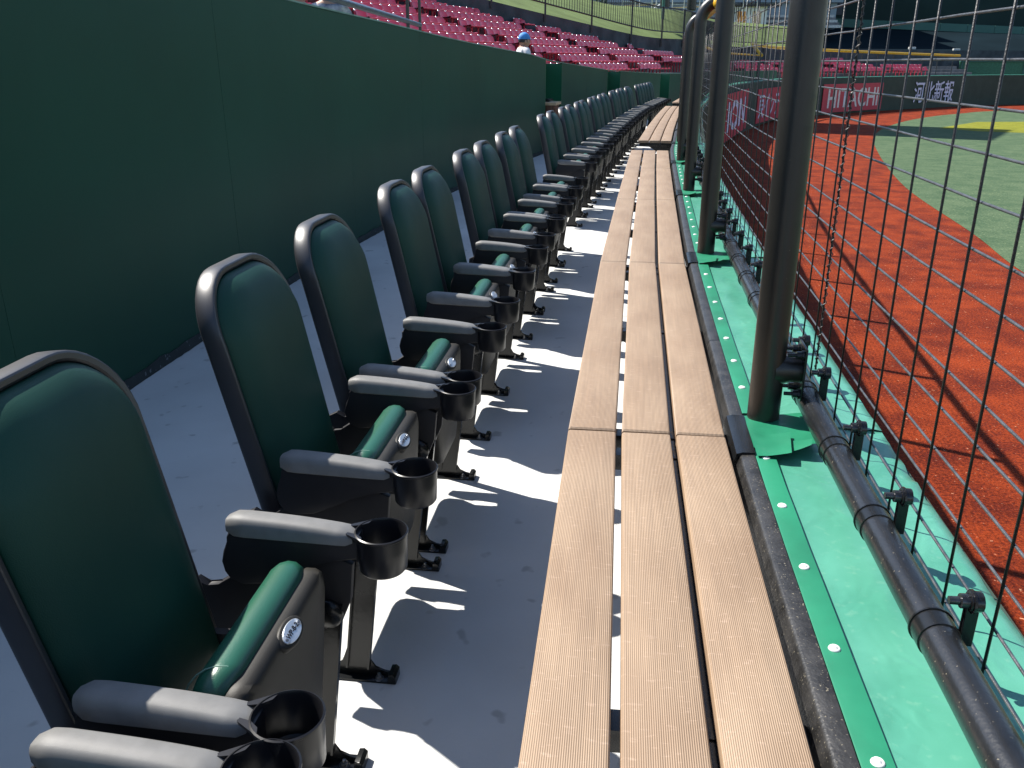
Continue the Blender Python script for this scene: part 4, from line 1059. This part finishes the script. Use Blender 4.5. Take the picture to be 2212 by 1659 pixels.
# distant bays of our own fence between the last full panel and the jog
t6 = empty('receding_fence', C.pt(S(30), .6, .7), label='far run of mesh fence curving away behind the near posts', cat='fence'); l6 = t6.location.copy()
pm2 = bpy.data.meshes.new('post'); b_ = bmesh.new(); tube(b_, [(0, 0, 0), (0, 0, 1.2)], .04, 8); b_.to_mesh(pm2); b_.free(); pm2.materials.append(M['post'])
d = post_d[-1] + 2.04
while d < jog: o = bpy.data.objects.new('post', pm2); link(o, t6); o.location = C.pt(d, .5, .68) - l6; d += 4.08
bm = bmesh.new(); d = bays[-1]
while d < jog:
    p = C.pt(d, .66, 0) - l6; tube(bm, [(p.x, p.y, .01), (p.x, p.y, 1.17)], .003, 3, cap=False); d += PITCH * 2
for z in ZW[::2]:
    tube(bm, [C.pt(lerp(bays[-1], jog, i / 20), .66, z) - l6 for i in range(21)], .003, 3, cap=False)
o = obj('fine_mesh', bm, M['wire_dark'], t6, smooth=False); o['kind'] = 'stuff'
bm = bmesh.new(); tube(bm, [C.pt(lerp(S(21.8), jog, i / 30), .605, .762) - l6 for i in range(31)], .031, 8); obj('lower_pipe', bm, M['pipe'], t6)

# ------------------------------------------------------------------ wall signs
def sign(Ya, Yb, z0, z1, name, label, body=None, col='signred', tcol='signwhite', fit=(.84, .72), panel=True, bold=.0):
    a = C.pt(S(Ya), .80, 0); b = C.pt(S(Yb), .80, 0); L = (b - a).length; mid = (a + b) / 2
    rz = math.atan2((a - b).y, (a - b).x) + math.pi  # local +X runs from a (near, left as seen) to b
    nx = (b - a).normalized(); out = Vector((nx.y, -nx.x, 0))
    t = empty(name, mid + out * .03 + Vector((0, 0, (z0 + z1) / 2)), math.atan2(nx.y, nx.x), label, 'sign')
    W, H = L, z1 - z0
    if panel:
        bm = bmesh.new(); box(bm, -W / 2, W / 2, -.012, .012, -H / 2, H / 2); obj('banner', bm, M[col], t, smooth=False)
    if body:
        me = text_mesh(body, 1, 0, bold); xs = [v.co.x for v in me.vertices]; ys = [v.co.y for v in me.vertices]
        if xs:
            sx = W * fit[0] / (max(xs) - min(xs)); sy = H * fit[1] / (max(ys) - min(ys)); cx, cy = (max(xs) + min(xs)) / 2, (max(ys) + min(ys)) / 2
            for v in me.vertices: v.co = Vector(((v.co.x - cx) * sx, -.018, (v.co.y - cy) * sy))
            me.materials.clear(); me.materials.append(M[tcol]); o = bpy.data.objects.new('lettering', me); link(o, t)
    return t
sign(57.2, 62.5, -1.42, .30, 'wall_sign', 'red banner reading HITACHI in white letters on the outfield wall', 'HITACHI', fit=(.84, .70), bold=.012)
sign(65.2, 68.5, -1.2, .38, 'wall_sign', 'white brushed characters 河北新報 on the dark outfield wall', '河北新報', tcol='signblue', fit=(1, .94), panel=False, bold=.010)
sign(46.2, 54.2, -1.38, .30, 'wall_sign', 'red banner with white 東インテリア partly hidden by the nearest post', '東インテリア', tcol='signblue', fit=(.92, .78), bold=.012)
sign(34.5, 43.2, -1.38, .42, 'wall_sign', 'steeply foreshortened red banner with white capitals left of the Japanese banner', 'ION', tcol='signblue', fit=(.78, .66), bold=.035)

# ------------------------------------------------------------------ handrail behind the wall, people
t = empty('stand_handrail', WL.pt(WL.y(9), -.7, .4), label='steel handrail on dark posts behind the green wall, upper left', cat='handrail'); hl = t.location.copy()
a_, b_ = Vector((-1.56, 8.3, 2.075)), Vector((-1.22, 12.3, 2.02))
bm = bmesh.new(); dirv = (b_ - a_); tube(bm, [a_ - dirv * 1.2 - hl, a_ - hl, b_ - hl], .030, 14); obj('rail_pipe', bm, mat('blue_steel', (.10, .12, .16), .3, metal=.3), t)
for f, r0 in ((.80, .022), (1.0, .02)):
    p = a_ + dirv * f; bm = bmesh.new(); tube(bm, [(p.x - hl.x, p.y - hl.y, 0), (p.x - hl.x, p.y - hl.y, 1.75), (p.x - hl.x, p.y - hl.y, 2.6)], r0, 10); obj('post', bm, M['post'], t)

def person(loc, rz, label, cap=True, shirt='shirt', lean=0, hscale=1):
    t = empty('person', loc, rz, label, 'person')
    # joints in metres, facing +Y, one continuous skin
    J = {'pel': (0, 0, .95, .135), 'waist': (0, 0, 1.08, .125), 'chest': (0, .0, 1.28, .145), 'neckb': (0, 0, 1.42, .085), 'neck': (0, .01, 1.49, .052), 'head': (0, .02, 1.58, .05),
         'shL': (-.17, 0, 1.39, .062), 'elL': (-.22, .02, 1.12, .045), 'wrL': (-.21, .14, .90, .032), 'haL': (-.21, .19, .84, .036),
         'shR': (.17, 0, 1.39, .062), 'elR': (.22, .02, 1.12, .045), 'wrR': (.21, .14, .90, .032), 'haR': (.21, .19, .84, .036),
         'hiL': (-.09, 0, .88, .095), 'knL': (-.10, .03, .50, .065), 'anL': (-.10, 0, .09, .045), 'toL': (-.10, .14, .04, .04),
         'hiR': (.09, 0, .88, .095), 'knR': (.10, .02, .50, .065), 'anR': (.10, -.05, .09, .045), 'toR': (.10, .09, .04, .04)}
    E = [('pel', 'waist'), ('waist', 'chest'), ('chest', 'neckb'), ('neckb', 'neck'), ('neck', 'head'), ('neckb', 'shL'), ('shL', 'elL'), ('elL', 'wrL'), ('wrL', 'haL'), ('neckb', 'shR'), ('shR', 'elR'), ('elR', 'wrR'), ('wrR', 'haR'),
         ('pel', 'hiL'), ('hiL', 'knL'), ('knL', 'anL'), ('anL', 'toL'), ('pel', 'hiR'), ('hiR', 'knR'), ('knR', 'anR'), ('anR', 'toR')]
    # fingers
    for s, nm in ((-1, 'haL'), (1, 'haR')):
        hx, hy, hz, _ = J[nm]
        for k in range(4):
            J[nm + str(k)] = (hx + (k - 1.5) * .018, hy + .05 + .004 * (k in (1, 2)), hz - .035, .0085); J[nm + 'b' + str(k)] = (hx + (k - 1.5) * .018, hy + .065, hz - .07, .0075)
            E += [(nm, nm + str(k)), (nm + str(k), nm + 'b' + str(k))]
        J[nm + 't'] = (hx - s * .045, hy + .03, hz - .02, .010); E.append((nm, nm + 't'))
    names = list(J); me = bpy.data.meshes.new('b'); me.from_pydata([Vector(J[k][:3]) for k in names], [(names.index(a), names.index(b)) for a, b in E], [])
    o = bpy.data.objects.new('b', me); COL.objects.link(o); sk = o.modifiers.new('s', 'SKIN')
    for i, k in enumerate(names):
        v = me.skin_vertices[0].data[i]; r_ = J[k][3]; v.radius = (r_ * (1.15 if k in ('chest', 'waist', 'pel', 'neckb') else 1), r_ * (.8 if k in ('chest', 'waist', 'pel') else 1)); v.use_root = (k == 'pel')
    ss = o.modifiers.new('u', 'SUBSURF'); ss.levels = 2; bpy.context.view_layer.update()
    body = bpy.data.meshes.new_from_object(o.evaluated_get(bpy.context.evaluated_depsgraph_get())); bpy.data.objects.remove(o)
    body.materials.clear()
    for m_ in (M[shirt], M['trouser'], M['skin'], M['blackmetal']): body.materials.append(m_)
    for p in body.polygons:
        c = p.center; p.material_index = 2 if (c.z > 1.455 or (c.z < .93 and abs(c.x) > .15 and c.y > .07)) else (0 if c.z > .93 or abs(c.x) > .19 else (3 if c.z < .10 else 1))
    body.shade_smooth(); bo = bpy.data.objects.new('body', body); link(bo, t)
    # head with face
    bm = bmesh.new(); bmesh.ops.create_uvsphere(bm, u_segments=24, v_segments=18, radius=1)
    for v in bm.verts:
        x, y, z = v.co; 
        ny = y * .098; nx_ = x * .076; nz = z * .118
        if y > 0 and z < 0: ny *= 1 - .12 * (-z); nx_ *= 1 - .25 * (-z) 
        if y > .75 and abs(x) < .28: ny += .022 * max(0, 1 - abs(x) / .28) * max(0, 1 - abs(z + .08) / .35)     # nose
        if y > .6 and .12 < abs(x) < .6 and -.02 < z < .28: ny -= .006                                          # eye hollows
        if y > .6 and abs(x) < .35 and -.62 < z < -.38: ny += .004                                              # lips
        if y > .3 and z < -.8: ny += .012
        v.co = Vector((nx_, ny + .025, nz + 1.635))
    for s in (-1, 1):
        r_ = bmesh.ops.create_uvsphere(bm, u_segments=10, v_segments=8, radius=1)
        for v in r_['verts']: v.co = Vector((s * .078 + v.co.x * .012, .012 + v.co.y * .022, 1.628 + v.co.z * .034))
    obj('head', bm, M['skin'], t, angle=80)
    for s in (-1, 1):
        bm = bmesh.new(); bmesh.ops.create_uvsphere(bm, u_segments=8, v_segments=6, radius=.011, matrix=Matrix.Translation((s * .031, .108, 1.65))); obj('eye', bm, M['hair'], t)
    bm = bmesh.new(); box(bm, -.024, .024, .106, .118, 1.572, 1.580, bev=.003); obj('mouth', bm, mat('lip', (.28, .09, .07), .5) if 'lip' not in bpy.data.materials else bpy.data.materials['lip'], t)
    bm = bmesh.new(); bmesh.ops.create_uvsphere(bm, u_segments=20, v_segments=14, radius=1)
    for v in bm.verts: v.co = Vector((v.co.x * .083, v.co.y * .103 + .012, v.co.z * .118 + 1.645))
    bmesh.ops.delete(bm, geom=[v for v in bm.verts if v.co.z < 1.60 or (v.co.y > .05 and v.co.z < 1.70)], context='VERTS'); obj('hair', bm, M['hair'], t, angle=80)
    if cap:
        bm = bmesh.new(); bmesh.ops.create_uvsphere(bm, u_segments=24, v_segments=14, radius=1)
        for v in bm.verts: v.co = Vector((v.co.x * .090, v.co.y * .110 + .018, v.co.z * .115 + 1.672))
        bmesh.ops.delete(bm, geom=[v for v in bm.verts if v.co.z < 1.668], context='VERTS'); c_ = obj('cap', bm, M['cap'], t, angle=80)
        bm = bmesh.new(); pts = [(-.07, .10), (-.06, .165), (-.03, .195), (.03, .195), (.06, .165), (.07, .10)]
        prism(bm, pts, 1.672, 1.678, axis='Z'); obj('cap_brim', bm, M['cap'], c_)
    bm = bmesh.new(); tube(bm, [(-.06, -.02, 1.49), (-.075, .08, 1.42), (-.04, .135, 1.25), (0, .14, 1.12), (.04, .135, 1.25), (.075, .08, 1.42), (.06, -.02, 1.49)], .008, 6); obj('neck_strap', bm, M['trouser'], t)
    for ch in bpy.data.objects:
        if ch.parent == t and ch.name.split('.')[0] in ('head', 'eye', 'mouth', 'hair', 'cap'): ch.location.z = -.085
    return t
person((.20, 16.35, .341), R(-66), 'person in a blue cap and white shirt with neck strap, walking behind the wall').scale = (1.03, 1.03, 1.01)
person((-2.02, 8.75, .615), R(-40), 'leftmost person cut off by the picture top, pale sleeve just above the wall', cap=False, shirt='shirt_navy')
person((-1.72, 8.75, .615), R(20), 'person in white and navy jersey beside the handrail, head above the picture', cap=False, shirt='shirt_navy')
bm = bmesh.new(); box(bm, -2.9, -1.45, 8.3, 9.3, .342, .622, bev=.01); tag(obj('viewing_step', bm, M['terrace']), 'low dark concrete step under the two people behind the wall', 'step')
print('objects', len(bpy.data.objects), 'seats', len(vis), len(rest))
